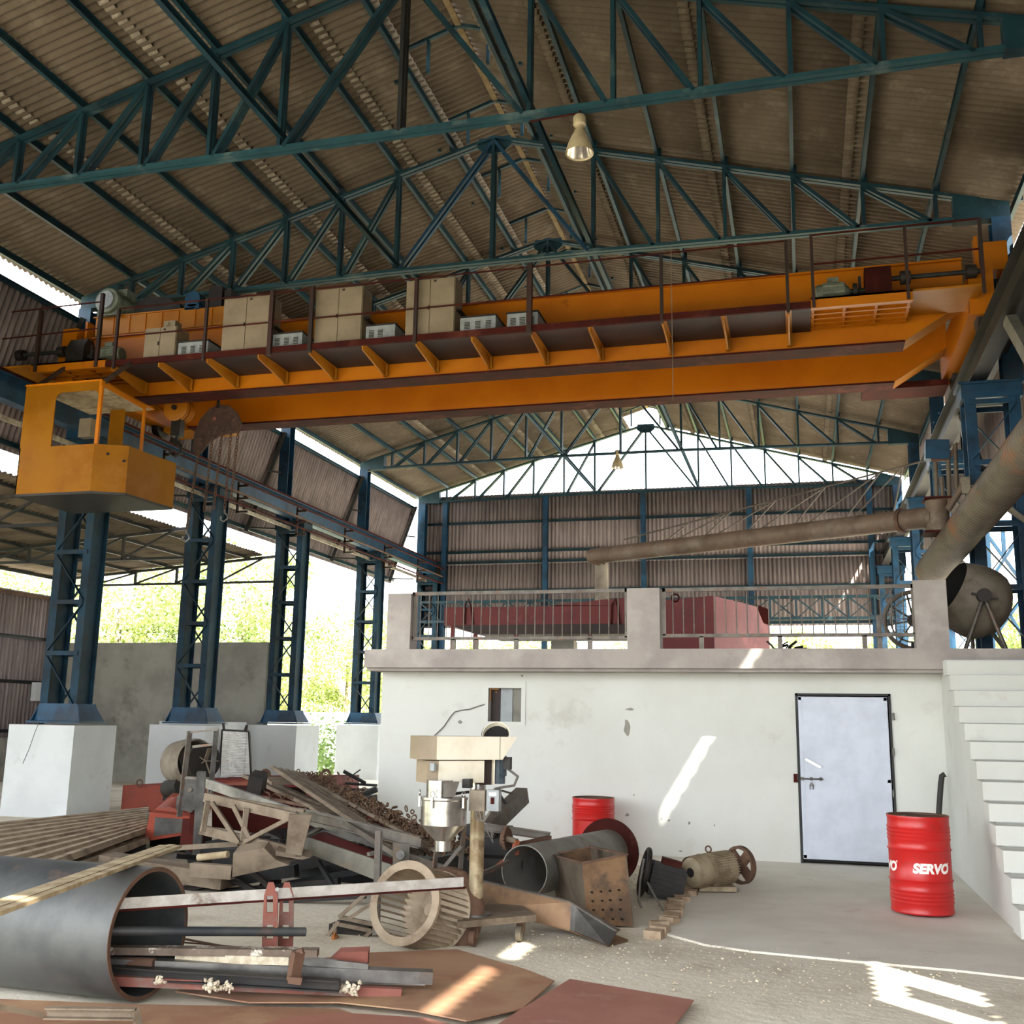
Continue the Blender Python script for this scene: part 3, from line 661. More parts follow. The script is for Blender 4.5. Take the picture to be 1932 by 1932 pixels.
cabinet(3.96,4.85,8.83,'tall cream two-door cabinet, first of the three tall ones from the cabin')
cabinet(5.69,6.54,8.83,'tall clean cream cabinet in the middle of the three')
cabinet(7.31,8.15,8.83,'tall cream cabinet with brown water stains near mid walkway')
MB().box((2.75,7.8,8.42),(2.98,8.0,8.56)).cyl((2.82,7.78,8.5),(2.82,7.84,8.5),.04).build('siren_box', M['cream'], label='small cream siren box on top of the low cabinet', cat='siren')
for i, (a, c) in enumerate(((3.12,3.70),(4.9,5.47),(6.62,7.13),(8.25,8.84),(9.03,9.53))):
    t = thing('resistor_box', ('low grey louvred box between the small and first tall cabinet','low grey louvred box after the first tall cabinet','low grey louvred box before the stained cabinet','low grey louvred box right after the stained cabinet','last low grey louvred box, beside the thick walkway post')[i], 'resistor box', ((a+c)/2,7.95,7.82), 'louvred boxes on the crane walkway')
    MB().box((a,7.74,7.82),(c,8.3,8.1)).build('body', M['greybox'], t); MB().box((a-.015,7.725,8.1),(c+.015,8.32,8.125)).build('lid', M['black'], t)
    b = MB()
    for k in range(3 if i != 2 else 2):
        for q in range(5): x = a+(c-a)*(.2+.3*k); b.box((x-.045,7.733,7.91+q*.026),(x+.045,7.741,7.922+q*.026))
    b.build('louvre_slots', M['black'], t)
# trolley (crab)
tr = thing('crane_trolley', 'orange hoist trolley with motors on top of the crane girders', 'hoist trolley', (1.9,9.9,8.8))
b = MB()
for y in (8.88, 10.9):
    b.chan((.55,y,9.02),(3.3,y,9.02),.12,.36,.02,f=1 if y > 9 else -1); b.box((.5,y-.08,9.2),(2.7,y+.1,9.225))
for x in (.62, 1.9, 3.2): b.box((x-.06,8.9,8.86),(x+.06,10.9,9.18))
b.box((.55,8.9,9.18),(3.3,10.9,9.2)); b.build('trolley_frame', M['yel2'], tr)
b = MB()
for x in (.95,1.3,1.65,2.0,2.35,2.7,3.05): b.box((x-.01,8.8,8.86),(x+.01,8.9,9.19))
b.build('frame_rib', M['yel'], tr)
for x in (.9, 2.95):
    for y in (8.9, 10.9): MB().cyl((x,y-.05,8.9),(x,y+.05,8.9),.1,n=20).build('wheel', M['black'], tr)
b = MB(); b.lathe((.88,8.62,9.47),(0,1,0),[(0,0),(0,.1),(.02,.24),(.05,.26),(.5,.26),(.56,.2),(.6,0)],28); b.cbox((1.1,8.95,9.66),(.2,.3,.14)); b.cbox((.88,8.9,9.24),(.45,.4,.1)); b.build('hoist_motor', M['mgreen'], tr)
MB().lathe((.88,8.6,9.47),(0,1,0),[(0,0),(0,.17),(.03,.17)],24).build('fan_cover', M['greybox'], tr)
b = MB(); b.prism([(1.25,8.95,9.2),(2.35,8.95,9.2),(2.25,8.95,9.38),(1.95,8.95,9.56),(1.55,8.95,9.6),(1.3,8.95,9.5)], (0,.3,0)); b.build('gearbox', M['black'], tr)
MB().cyl((2.1,9.7,9.38),(3.0,9.7,9.38),.2,n=24).build('rope_drum', M['grime'], tr)
b = MB(); b.lathe((2.62,8.8,9.4),(0,1,0),[(0,0),(0,.16),(.3,.16),(.3,0)],20); b.cbox((2.62,8.95,9.24),(.3,.3,.1)); b.build('cross_travel_motor', M['blue'], tr)
b = MB(); b.cbox((3.1,8.95,9.4),(.28,.3,.4)); b.cbox((3.34,8.95,9.36),(.14,.24,.32)); b.build('brake_box', M['black'], tr)
# crane hook block + lifting plate and chains
hk = thing('hook_block', 'yellow hook pulley block hanging close under the trolley', 'hook block', (1.8,9.9,7.2))
b = MB()
for y in (9.75, 9.95): b.lathe((1.8,y,7.62),(0,1,0),[(0,.0),(0,.22),(.02,.26),(.05,.22),(.08,.22),(.1,.26),(.12,.22),(.12,0)],28)
b.build('sheave', M['yel2'], hk); MB().cyl((1.8,9.7,7.62),(1.8,10.12,7.62),.05).build('axle', M['black'], hk)
b = MB()
for dx in (-.1,.1): b.cyl((1.8+dx,9.9,7.6),(1.8+dx,9.9,8.9),.008,n=6)
b.build('wire_rope', M['black'], hk)
b = MB(); b.cbox((1.8,9.9,7.25),(.2,.16,.34)); b.tube([(1.8,9.9,7.1),(1.8,9.9,6.98),(1.9,9.9,6.88),(1.92,9.9,6.76),(1.8,9.9,6.68),(1.69,9.9,6.74),(1.68,9.9,6.82)], .035); b.build('hook', M['black'], hk)
pt = thing('lifting_plate', 'rust-brown curved lifting plate hanging below the girders', 'lifting plate', pY(412,800,9.7))
Q = lambda x, y: pY(x, y, 9.7)
out = [(362,848),(366,820),(378,790),(394,772),(412,763),(432,765),(447,778),(455,800),(448,815),(430,818),(412,822),(396,832),(380,852),(370,858)]
b = MB().prism([Q(*p) for p in out][::-1], (0,.05,0)); b.build('plate', mat('dark_rust_plate', (78,58,48), (60,46,40), .8, scale=6, c3=(100,78,64), scale3=5, bump=.15), pt)
MB().cyl(Q(411,770), Q(413,750), .03).build('hanger', M['black'], pt)
b = MB().cyl(Q(405,790)+V((0,-.01,0)), Q(405,790)+V((0,.07,0)), .035); b.build('eye', M['redp'], pt)
def chain(p, q, label, hook=False):
    t = thing('hanging_chain', label, 'chain', p, 'chains under the lifting plate'); b = MB(); L = (p-q).length; n = int(L/.062); d = (q-p)/n
    for i in range(n):
        c = p+d*(i+.5); ax = V((1,0,0)) if i % 2 else V((0,1,0))
        o = len(b.v); b.torus(c, ax, .026, .0085, 10, 5)
        for k in range(o, len(b.v)): b.v[k].z = c.z+(b.v[k].z-c.z)*1.55
    b.build('links', M['rust'], t)
    if hook: MB().tube([q, q+V((0,0,-.05)), q+V((.06,0,-.1)), q+V((.07,0,-.17)), q+V((0,0,-.22)), q+V((-.07,0,-.18)), q+V((-.07,0,-.12))], .017).build('hook', M['steel'], t)
chain(Q(375,852), Q(352,1000), 'chain with a hook, farthest toward the cabin', True); chain(Q(401,826), Q(385,965), 'second chain under the curved plate counted from the cabin')
chain(Q(419,818), Q(403,960), 'third chain under the curved plate counted from the cabin'); chain(Q(436,814), Q(424,962), 'fourth chain, with a hook against the bright slot', True); chain(Q(450,810), Q(436,940), 'chain hanging from the outermost tip of the curved plate')
# operator cabin
M['ycab'] = mat('cabin_yellow', (142,92,8), (132,82,6), .5, scale=1.2, c3=(146,98,36), scale3=1.4, mix3=(.55,.75), bump=.03, spec=.12)
cb = thing('operator_cabin', 'orange operator cabin with open windows hanging under the crane', 'crane cabin', (1.6,7.7,5.35))
YC = 6.9; K = lambda x, y: pY(x, y, YC)
zf, zm, zr = K(172,926).z, K(180,837).z, K(190,719).z
A = V((K(38,840).x,YC,0)); B = V((K(178,840).x,YC,0)); C2 = pZ(236,930,zf); D = pZ(293,948,zf); C2.z = D.z = 0; E_ = V((D.x+.05, D.y+.45, 0)); G = V((A.x, E_.y, 0))
ring_ = [A,B,C2,D,E_,G]
def wallp(b, p, q, z0, z1, t=.02, z0b=None, z1b=None):
    n = V((-(q-p).y, (q-p).x, 0)).normalized()*t; z0b = z0 if z0b is None else z0b; z1b = z1 if z1b is None else z1b
    b.hexa([V((p.x,p.y,z0)),V((q.x,q.y,z0b)),V((q.x,q.y,z0b))+n,V((p.x,p.y,z0))+n,V((p.x,p.y,z1)),V((q.x,q.y,z1b)),V((q.x,q.y,z1b))+n,V((p.x,p.y,z1))+n])
for p, q in zip(ring_, ring_[1:]+ring_[:1]):
    b = MB(); wallp(b, p, q, zf, zm); b.build('lower_panel', M['ycab'], cb)
MB().prism([V((p.x,p.y,zf-.04)) for p in ring_], (0,0,.04)).build('floor_plate', M['black'], cb)
x0, x1, zt2 = K(102,780).x, K(183,780).x, K(150,738).z
b = MB(); wallp(b, A, V((x0,YC,0)), zm, zr)
for cx, sg in ((x0, 1), (x1, -1)):
    pts = [(cx, zt2)]+[(cx+sg*.12*(1-math.cos(a)), zt2-.12+.12*math.sin(a)) for a in [pi/2*k/5 for k in range(5, -1, -1)]]
    b.prism([V((x,YC,z)) for x, z in (pts if sg > 0 else pts[::-1])], (0,.02,0))
wallp(b, V((x0,YC,0)), B+V((.03,0,0)), zt2, zr); b.build('front_panel', M['ycab'], cb)
MB().bar((x1+.03,YC+.02,zm),(x1+.03,YC+.02,zr),.06,.05).build('corner_post', M['yel'], cb)
R1 = pZ(276,766,zr)
MB().bar((R1.x-.03,R1.y,zm-.1),(R1.x-.03,R1.y,zr),.045).build('corner_post', M['yel'], cb)
MB().bar((A.x+.75,G.y-.02,zm),(A.x+.75,G.y-.02,zr),.3,.02).build('back_post', M['ycab'], cb)
MB().prism([V((A.x,YC-.02,zr)),V((B.x+.04,YC-.02,zr)),V((R1.x,R1.y,zr)),V((R1.x,R1.y+.25,zr)),V((A.x,R1.y+.25,zr))], (0,0,.03)).build('roof_plate', M['yel'], cb)
MB().prism([V((A.x+.05,YC+.04,zr-.02)),V((B.x,YC+.04,zr-.02)),V((R1.x-.06,R1.y,zr-.02)),V((R1.x-.06,R1.y+.2,zr-.02)),V((A.x+.05,R1.y+.2,zr-.02))], (0,0,.015)).build('ceiling_board', M['wood'], cb)
b = MB(); wallp(b, V((B.x+.04,YC-.02,0)), V((R1.x,R1.y,0)), zr-.08, zr+.03); b.build('roof_edge', M['yel'], cb)
c = pY(163,808,7.9); MB().box((c.x-.12,7.85,c.z-.17),(c.x+.12,8.0,c.z+.17)).build('control_box', M['cream'], cb)
for x, y in ((B.x,YC+.08),(A.x+.1,YC+.08),(A.x+.1,R1.y)): MB().bar((x,y,zr),(x,max(y,7.68),7.8),.06).build('hanger', M['darkox'], cb)
for x, y in ((202,847),(229,858)):
    f = (x-180)/56; p = V((B.x,B.y,0)).lerp(C2, f); p.z = zm-.16 if x < 210 else zm-.26
    MB().cyl(p+V((.02,-.02,0)), p, .022, n=10).build('bolt_hole', M['black'], cb)

# ================================================================ LAMPS
def lamp(p, label, r=.185):
    t = thing('high_bay_lamp', label, 'hanging lamp', p, 'high bay lamps')
    MB().lathe(p, (0,0,-1), [(0,0),(0,.07),(.02,.085),(.13,.085),(.15,.06),(.19,.06),(.21,.075)], 24).build('ballast_housing', M['lampw'], t)
    MB().lathe(p+V((0,0,-.2)), (0,0,-1), [(0,.06),(.08,.1),(.2,.15),(.33,r),(.345,r),(.33,r-.01),(.2,.14),(.08,.09)], 32).build('shade', M['lampw'], t)
    MB().lathe(p+V((0,0,-.24)), (0,0,-1), [(0,.05),(.05,.085),(.16,.135),(.285,r-.014)], 32).build('reflector', M['reflector'], t)
    MB().lathe(p+V((0,0,-.27)), (0,0,-1), [(0,0),(0,.03),(.1,.04),(.15,.02),(.16,0)], 12).build('bulb', M['reflector'], t)
    MB().cyl(p, p+V((0,0,.12)), .012).build('hanger', M['oxide'], t)
lamp(V((10.78,4.9,9.6)), 'pale high bay lamp hanging from the nearest truss')
p = pY(1165,862,23.32); lamp(p+V((.0,0,.2)), 'distant high bay lamp hanging against the open gable')
MB().cyl((10.1,4.9,9.62),(10.75,4.9,9.64),.012).build('lamp_cable', M['oxide'], label='short red cable on the truss leading to the lamp', cat='cable')
# ================================================================ WHITE ROOM
YW, YS = 7.5, 6.9
D0, D1, DZ = 13.24, 14.46, 2.2           # door opening
h0, h1 = pY(922,1298,YW), pY(983,1362,YW)
b = MB()
b.box((7.25,YW,-.05),(h0.x,YW+.2,2.48)); b.box((h0.x,YW,-.05),(h1.x,YW+.2,h1.z)); b.box((h0.x,YW,h0.z),(h1.x,YW+.2,2.48)); b.box((h1.x,YW,-.05),(D0,YW+.2,2.48)); b.box((D0,YW,DZ),(D1,YW+.2,2.48)); b.box((D1,YW,-.05),(15.2,YW+.2,2.48))
wf = struct(b.build('wall_front', M['white']), 'whitewashed front wall of the room under the balcony')
struct(MB().box((7.25,YW+.2,-.05),(7.45,12,2.48)).build('wall_left', M['white'])); struct(MB().box((15.0,YW+.2,-.05),(15.2,12,2.48)).build('wall_right', M['white'])); struct(MB().box((7.25,12,-.05),(15.2,12.2,2.48)).build('wall_back', M['white']))
b = MB(); rr = random.Random(9)
for x, y, w_, h_ in ((1183,1372,8,22),(1188,1338,10,3),(868,1362,5,5),(1183,1538,5,4),(1262,1548,3,2),(1300,1553,3,4),(1348,1557,2,2),(1284,1606,4,2),(1248,1545,2,2),(985,1275,3,2),(1196,1500,2,2)):
    n = 9; c = [pY(x+w_*math.cos(2*pi*k/n)*rr.uniform(.5,1.1), y+h_*math.sin(2*pi*k/n)*rr.uniform(.5,1.1), YW-.003) for k in range(n)]
    b.prism([V((p.x,YW-.003,p.z)) for p in c][::-1], (0,.003,0))
b.build('peeled_patch', M['grey'], wf, kind='stuff')
# balcony slab
sl = MB().box((7.2,YS,2.5),(15.18,12.2,2.76)); sl.box((7.2,YS+.12,2.46),(15.18,12.2,2.5)); sl.box((15.18,YS,2.58),(16.6,12.2,2.755))
sl.build('balcony_slab', M['conc'], label='grey cement balcony slab over the white room', cat='balcony slab')
for k, (a, c) in enumerate(((730,774),(1183,1245),(1727,1790))):
    xa, xc = pY(a,1180,YS).x, pY(c,1180,YS).x
    MB().box((xa,YS,2.76),(xc,YS+.3,(3.57,3.59,3.63)[k])).build('parapet_pillar', M['conc'], label=('square cement parapet pillar at the open end of the balcony','square cement parapet pillar in the middle of the balcony','square cement parapet pillar beside the staircase top')[k], cat='pillar', group='parapet pillars')
def railing(x0, x1, zt_, zb_, sp, label, legs):
    t = thing('balcony_railing', label, 'railing', ((x0+x1)/2, YS+.1, 2.76), 'balcony railings'); y = YS+.1
    MB().box((x0,y-.02,zt_-.05),(x1,y+.02,zt_)).build('top_rail', M['rail'], t); MB().box((x0,y-.02,zb_-.045),(x1,y+.02,zb_)).build('bottom_rail', M['rail'], t)
    for x in (x0+.02, x1-.02): MB().box((x-.02,y-.02,zb_-.02),(x+.02,y+.02,zt_)).build('end_post', M['rail'], t)
    n = int((x1-x0)/sp)
    for i in range(1, n): x = x0+(x1-x0)*i/n; MB().cyl((x,y,zb_-.02),(x,y,zt_-.02),.008,n=6).build('bar', M['rail'], t)
    for x in legs: MB().box((x-.03,y-.02,2.755),(x+.03,y+.02,zb_-.03)).build('leg', M['rail'], t)
zA = pY(1000,1112,YS).z; zB = pY(1000,1200,YS).z
railing(7.88, 11.05, zA, zB, .132, 'balcony railing between the end pillar and middle pillar, in front of the long red hood', [pY(x,1200,YS).x for x in (852,895,971,1110)])
railing(11.53, 14.78, pY(1500,1104,YS).z, pY(1500,1194,YS).z, .14, 'balcony railing between the middle pillar and the stair pillar', [pY(x,1200,YS).x for x in (1322,1471,1632)])
# extra uprights of the stair-side railing
MB().box((pY(1661,1200,YS).x-.03,YS+.15,2.76),(pY(1661,1200,YS).x+.03,YS+.19,3.2)).build('short_post', M['rail'], label='short steel post on the slab near the fan wheel', cat='post')

# door ----------------------------------------------------------------
dr = bpy.data.objects.new('door_1', None); COL.objects.link(dr); dr.location = ((D0+D1)/2, YW, 0); ROOT['door_1'] = V(dr.location); dr['kind'] = 'structure'; dr['label'] = 'grey sheet metal door with slide bolt'
b = MB(); b.box((D0,YW-.02,0),(D0+.03,YW+.06,DZ)); b.box((D1-.03,YW-.02,0),(D1,YW+.06,DZ)); b.box((D0,YW-.02,DZ-.03),(D1,YW+.06,DZ)); b.build('door_frame', M['grime'], dr)
b = MB().box((D0+.035,YW-.015,.06),(D1-.045,YW+.02,DZ-.045)); lf = b.build('door_leaf', M['door'], dr)
b = MB(); zmid = pY(1600,1472,YW).z
for z in (.09, zmid, DZ-.07): b.box((D0+.04,YW-.022,z-.02),(D1-.05,YW-.014,z+.02))
for x in (D0+.06, D1-.07): b.box((x-.02,YW-.022,.07),(x+.02,YW-.014,DZ-.05))
b.build('door_rail', M['door'], dr)
b = MB(); p, q = pY(1521,1433,YW-.05), pY(1547,1447,YW-.05); b.bar(p, q, .035, .02, up=(0,1,0)); b.cyl(p, p+V((0,.04,0)), .015, n=10); b.cyl(q, q+V((0,.04,0)), .015, n=10); b.build('door_handle', M['bright'], dr)
b = MB(); p, q = pY(1509,1469,YW-.04), pY(1553,1470,YW-.04); b.cyl(p, q, .01, n=8)
for t_ in (.1,.5,.9): r_ = p.lerp(q, t_); b.cbox((r_.x, YW-.03, r_.z), (.035,.025,.045))
r_ = pY(1531,1480,YW-.05); b.cbox(r_, (.03,.02,.05)); b.tube([r_+V((-.02,0,0)), r_+V((-.02,0,-.06)), r_+V((.02,0,-.06)), r_+V((.02,0,0))], .006); b.build('slide_bolt', M['steel'], dr)
MB().cbox(pY(1501,1468,YW-.02), (.05,.04,.11)).build('bolt_keeper', M['oxide'], dr)
MB().box((D0+.03,YW+.0,.026),(D1-.03,YW+.03,.058)).build('door_gap_shade', M['dark'], dr)  # solid dark strip drawn for the shade under the door leaf
b = MB()
for y in (1345,1412,1490): b.cyl(pY(1685,y,YW-.03), pY(1686,y+14,YW-.03), .014, n=10)
b.build('hinge', M['steel'], dr)
# hatch --------------------------------------------------------------
wn = bpy.data.objects.new('window_1', None); COL.objects.link(wn); wn.location = (h0.x, YW, h1.z); ROOT['window_1'] = V(wn.location); wn['kind'] = 'structure'; wn['label'] = 'small wall hatch with old electric meter board inside'
f0, f1 = pY(913,1285,YW), pY(991,1369,YW)
b = MB()
b.box((f0.x,YW-.012,f1.z),(h0.x,YW+.02,f0.z)); b.box((h1.x,YW-.012,f1.z),(f1.x,YW+.02,f0.z)); b.box((h0.x,YW-.012,f1.z),(h1.x,YW+.02,h1.z)); b.box((h0.x,YW-.012,h0.z),(h1.x,YW+.02,f0.z)); b.build('window_frame', M['white'], wn)
W_ = h1.x-h0.x; H_ = h0.z-h1.z
MB().box((h0.x,YW+.16,h1.z),(h1.x,YW+.19,h0.z)).build('backboard', M['grime'], wn)
MB().box((h0.x+W_*.02,YW+.12,h1.z),(h0.x+W_*.3,YW+.15,h0.z)).build('meter_board', M['darkox'], wn)
MB().box((h0.x+W_*.32,YW+.1,h1.z),(h0.x+W_*.68,YW+.14,h0.z)).build('cabinet_door', M['greybox'], wn)
MB().box((h0.x+W_*.7,YW+.1,h1.z),(h0.x+W_*.98,YW+.15,h0.z)).build('panel', M['gmetal'], wn)
b = MB(); b.box((h0.x+W_*.03,YW+.05,h0.z-.02),(h0.x+W_*.28,YW+.056,h0.z-.008)); b.box((h0.x+W_*.02,YW+.05,h0.z-H_*.4),(h0.x+W_*.045,YW+.056,h0.z)); b.cbox((h0.x+W_*.2,YW+.055,h0.z-H_*.12),(.015,.01,.02)); b.build('yellow_wire', M['yel2'], wn)
pts = [pY(x,y,YW-.02) for x, y in ((914,1329),(900,1333),(886,1338),(870,1340),(858,1343),(850,1352),(838,1370),(826,1382),(816,1391))]
MB().tube(pts, .008, 6).build('wall_cable', M['cable'], label='thin grey cable running from the wall hatch down to the cream machine', cat='cable')
# stairs --------------------------------------------------------------
ST = [(6.68,2.57),(6.37,2.39),(6.15,2.2),(5.87,2.01),(5.56,1.82),(5.22,1.63),(4.88,1.44),(4.54,1.25),(4.23,1.06),(3.93,.88),(3.63,.69),(3.31,.49),(3.0,.27),(2.7,.03)]
st = thing('staircase', 'white masonry staircase rising to the balcony beside the red drum', 'staircase', (15.5,4.5,0))
pr_ = [(15.1,ST[-1][0]+.04,-.05)]
for k in range(13, 0, -1): y, z = ST[k]; pr_ += [(15.1, y+.04, ST[k-1][1]-.02), (15.1, ST[k-1][0]+.04, ST[k-1][1]-.02)]
pr_ += [(15.1, 7.49, ST[0][1]-.02), (15.1,7.49,-.05)]
MB().prism(pr_[::-1] if False else pr_, (1.3,0,0)).build('side_wall', M['white'], st)
for k in range(1, 14):
    y, z = ST[k]; zt2 = ST[k-1][1]; yb = ST[k-1][0]
    MB().box((15.04-.0*k,y,z+.012),(16.4,yb+.06,zt2)).build('step', M['white'], st)
MB().box((15.06,ST[0][0],2.575),(16.4,6.9,2.6)).build('landing', M['white'], st)
# black pipe near the corner
b = MB(); b.tube([(14.95,7.2,.02)]+[pY(x,y,7.2) for x, y in ((1771,1540),(1775,1480),(1777,1464),(1783,1461))], .035, 12); b.build('standing_pipe', M['belt'], label='black bent pipe standing in the corner behind the lettered drum', cat='pipe')

# drums ----------------------------------------------------------------
def drum(c, r, h, label, text):
    t = thing('oil_drum', label, 'oil drum', c, 'red oil drums'); c = V(c); k = h/.9
    p = [(0,0),(0,r*1.0),(.012,r*1.02),(.03,r)]
    def ribs(z0, n, a=.006, s=.036):
        a = .009
        o = []
        for i in range(n): z = z0+s*i; o += [(z-s/2, r), (z, r+a)]
        return o+[(z0+s*(n-.5), r)]
    p += [(z*k, q) for z, q in ribs(.1,4,-.005)] + [(z*k, q) for z, q in ((.285,r),(.3,r+.014),(.315,r),(.57,r),(.585,r+.014),(.6,r))] + [(z*k, q) for z, q in ribs(.68,4,-.005)] + [(h-.03,r),(h-.012,r*1.02),(h,r*1.01),(h,r*.96)]
    bd = MB().lathe(c, (0,0,1), p, 48).build('barrel', M['drum'], t)
    MB().lathe(c, (0,0,1), [(h,r*1.015),(h+.004,r*1.0),(h,r*.975),(h-.016,r*.965),(h-.018,0)], 48).build('lid', M['rust'], t)
    MB().cyl(c+V((-r*.5,-r*.4,h-.018)), c+V((-r*.5,-r*.4,h-.004)), .03).build('bung', M['steel'], t)
    if text:
        base = math.atan2(CP.x-c.x, -(CP.y-c.y))  # angle of the facing direction
        for ang, sx in ((math.radians(22), 1), (math.radians(-84), 1)):
            cu = bpy.data.curves.new('lettering', 'FONT'); cu.body = 'SERVO'; cu.size = .118; cu.offset = .0068; cu.shear = .18; cu.align_x = 'CENTER'; cu.extrude = 0.0; cu.space_character = 1.02
            to = bpy.data.objects.new('lettering', cu); COL.objects.link(to); dg = bpy.context.evaluated_depsgraph_get(); me = bpy.data.meshes.new_from_object(to.evaluated_get(dg)); bpy.data.objects.remove(to)
            for v in me.vertices:
                a = base+ang+v.co.x/r; rr_ = r+.0035
                v.co = V((rr_*math.sin(a), -rr_*math.cos(a), .385+v.co.y))
            me.materials.append(M['letter']); o = bpy.data.objects.new('lettering', me); COL.objects.link(o); o.parent = t
            # registered ring mark
            a = base+ang+.185/r
            MB().torus(c+V((r*math.sin(a), -r*math.cos(a), .47)), (math.sin(a), -math.cos(a), 0), .008, .0022, 14, 4).build('ring_mark', M['letter'], t)
drum((14.39,3.98,.027), .287, .9, 'red oil drum with white SERVO lettering standing on the cement apron', True)
drum((10.58,6.95,.0), .28, .78, 'plain red oil drum half hidden behind the grey flanged pipe', False)

# ================================================================ ON AND BEHIND THE BALCONY
hp = thing('furnace_hood', 'long dark red sheet hood on legs behind the balcony railing', 'furnace hood', (9.5,14,3))
Yh = 13.6
H = lambda x, y, d=0: pY(x, y, Yh+d)
b = MB(); b.prism([H(838,1146), H(1192,1142), H(1192,1176), H(838,1180)][::-1], (0,2.0,0)); b.prism([H(1040,1142), H(1140,1131), H(1192,1128), H(1192,1142)][::-1], (0,1.6,0)); b.build('hood_side', M['hopper'], hp)
b = MB(); b.prism([H(852,1180), H(1192,1176), H(1192,1196), H(900,1197)][::-1], (0,1.9,0)); b.build('hood_bottom', M['darkox'], hp)
for x in (852, 895, 972, 1112): p = H(x,1180); MB().bar((p.x,Yh+.1,0),(p.x,Yh+.1,p.z),.08).build('leg', M['hopper'], hp)
for x in (883, 1160): 
    b = MB(); b.tube([H(x-7,1178,-.04), H(x-5,1140,-.04), H(x+1,1130,-.04), H(x+5,1142,-.04), H(x+9,1178,-.04)], .018, 6); b.build('lifting_strap', M['oxide'], hp)
p = H(1037,1200); MB().box((p.x-.25,Yh+1.2,0),(p.x+.25,Yh+1.6,p.z)).build('plinth', M['grey'], hp)
fb = thing('furnace_box', 'dark red angular furnace box with sloping top beside the middle pillar', 'furnace box', (12,12.5,3))
def G(x, y, Y): return pY(x, y, Y)
a0, a1, a2 = G(1240,1133,12.6), G(1346,1124,12.2), G(1450,1150,14.0)
P4 = [a0, a1, a2, V((a0.x, 14.2, a0.z))]; P4b = [V((p.x, p.y, 0)) for p in P4]
MB().hexa([P4b[0],P4b[1],P4b[2],P4b[3],P4[0],P4[1],P4[2],P4[3]]).build('box_body', M['hopper'], fb)
b = MB(); b.torus(G(1274,1128,12.45), (0,1,0), .07, .018, 16, 6); b.build('lifting_eye', M['oxide'], fb)
b = MB(); b.prism([G(1426,1140,12.9),G(1452,1150,12.9),G(1452,1180,12.9),G(1440,1175,12.9)][::-1],(0,.05,0)); b.build('end_bracket', M['oxide'], fb)
# flue stack and swinging duct
fs = thing('flue_duct', 'long brown pipe duct reaching from the stair side over the red hood', 'duct', G(1450,1010,12))
eL, eR = pY(1117,1050,14.4), pY(1765,975,9.35)
MB().pipe(eL, eR, .165, .15, 28).build('duct_pipe', M['duct'], fs)
jt = eL.lerp(eR, .93); dd = (eR-eL).normalized(); MB().cyl(jt-dd*.03, jt+dd*.03, .2, n=28).build('flange', M['rust'], fs)
ct = pY(1768,945,9.35); cb_ = pY(1768,1004,9.35); MB().cyl((ct.x,9.35,cb_.z),(ct.x,9.35,ct.z),.175,n=32).build('elbow_drum', M['duct'], fs)
b = MB(); b.box((ct.x-.2,9.15,ct.z),(ct.x+.2,9.55,ct.z+.03)); b.box((ct.x-.22,9.13,cb_.z-.04),(ct.x+.22,9.57,cb_.z)); b.build('end_plate', M['oxide'], fs)
up_, lo_ = pY(1757,866,9.35), pY(1178,1018,14.0)
MB().cyl(up_, lo_, .016, n=8).build('stay_rod', M['rail'], fs)
for t_, du in ((.98,.13),(.86,.12),(.72,.11),(.58,.1),(.44,.09),(.3,.07)):
    p = eL.lerp(eR, t_*.96)+V((0,0,.16)); q = lo_.lerp(up_, (t_-.05)*1.0/.93 if t_ < .95 else .93); q2 = lo_.lerp(up_, min(1, t_/.93+.08))
    MB().cyl(eL.lerp(eR, t_*.93)+V((0,0,.15)), q, .014, n=6).build('strut', M['rail'], fs); 
    if t_ > .35: MB().cyl(eL.lerp(eR, (t_-.1)*.93)+V((0,0,.15)), q, .012, n=6).build('strut', M['rail'], fs)
st_ = pY(1135,1062,14.4); MB().cyl((st_.x,14.4,pY(1135,1134,14.4).z),(st_.x,14.4,st_.z),.145,n=24).build('drop_pipe', M['seam'], fs)
MB().tube([pY(x,y,14.2) for x, y in ((1119,1060),(1128,1063),(1134,1058),(1142,1062))], .04, 8).build('elbow_lip', M['rust'], fs)
cg = thing('pivot_cage', 'pale pipe cage holding the swinging duct at the runway', 'pivot cage', (ct.x, 9.35, ct.z))
for x, y0_, y1_ in ((1765,872,940),(1776,900,938),(1789,868,958),(1802,838,925)):
    a_, c_ = pY(x,y0_,9.2), pY(x+3,y1_,9.2); MB().cyl(a_, c_, .035, n=12).build('cage_pipe', M['bigp'], cg)
b = MB(); b.bar(pY(1757,868,9.2), pY(1790,866,9.2), .05); b.bar(pY(1757,940,9.2), pY(1792,940,9.2), .05); b.bar(pY(1790,866,9.2), pY(1806,836,9.2), .05); b.build('cage_bar', M['rust'], cg)
b = MB(); b.box((pY(1758,1,9.35).x-.0,9.25,6.2),(pY(1790,1,9.35).x,9.5,6.5)) if False else b.bar(pY(1745,850,9.25), pY(1790,850,9.25), .2, .3); b.build('blue_bracket', M['blue'], cg)
MB().cyl(pY(1788,962,9.0), pY(1822,908,9.0), .05, n=14).build('feed_pipe', M['duct'], label='short dark slanted pipe between the cage and the thick spiral pipe', cat='pipe')
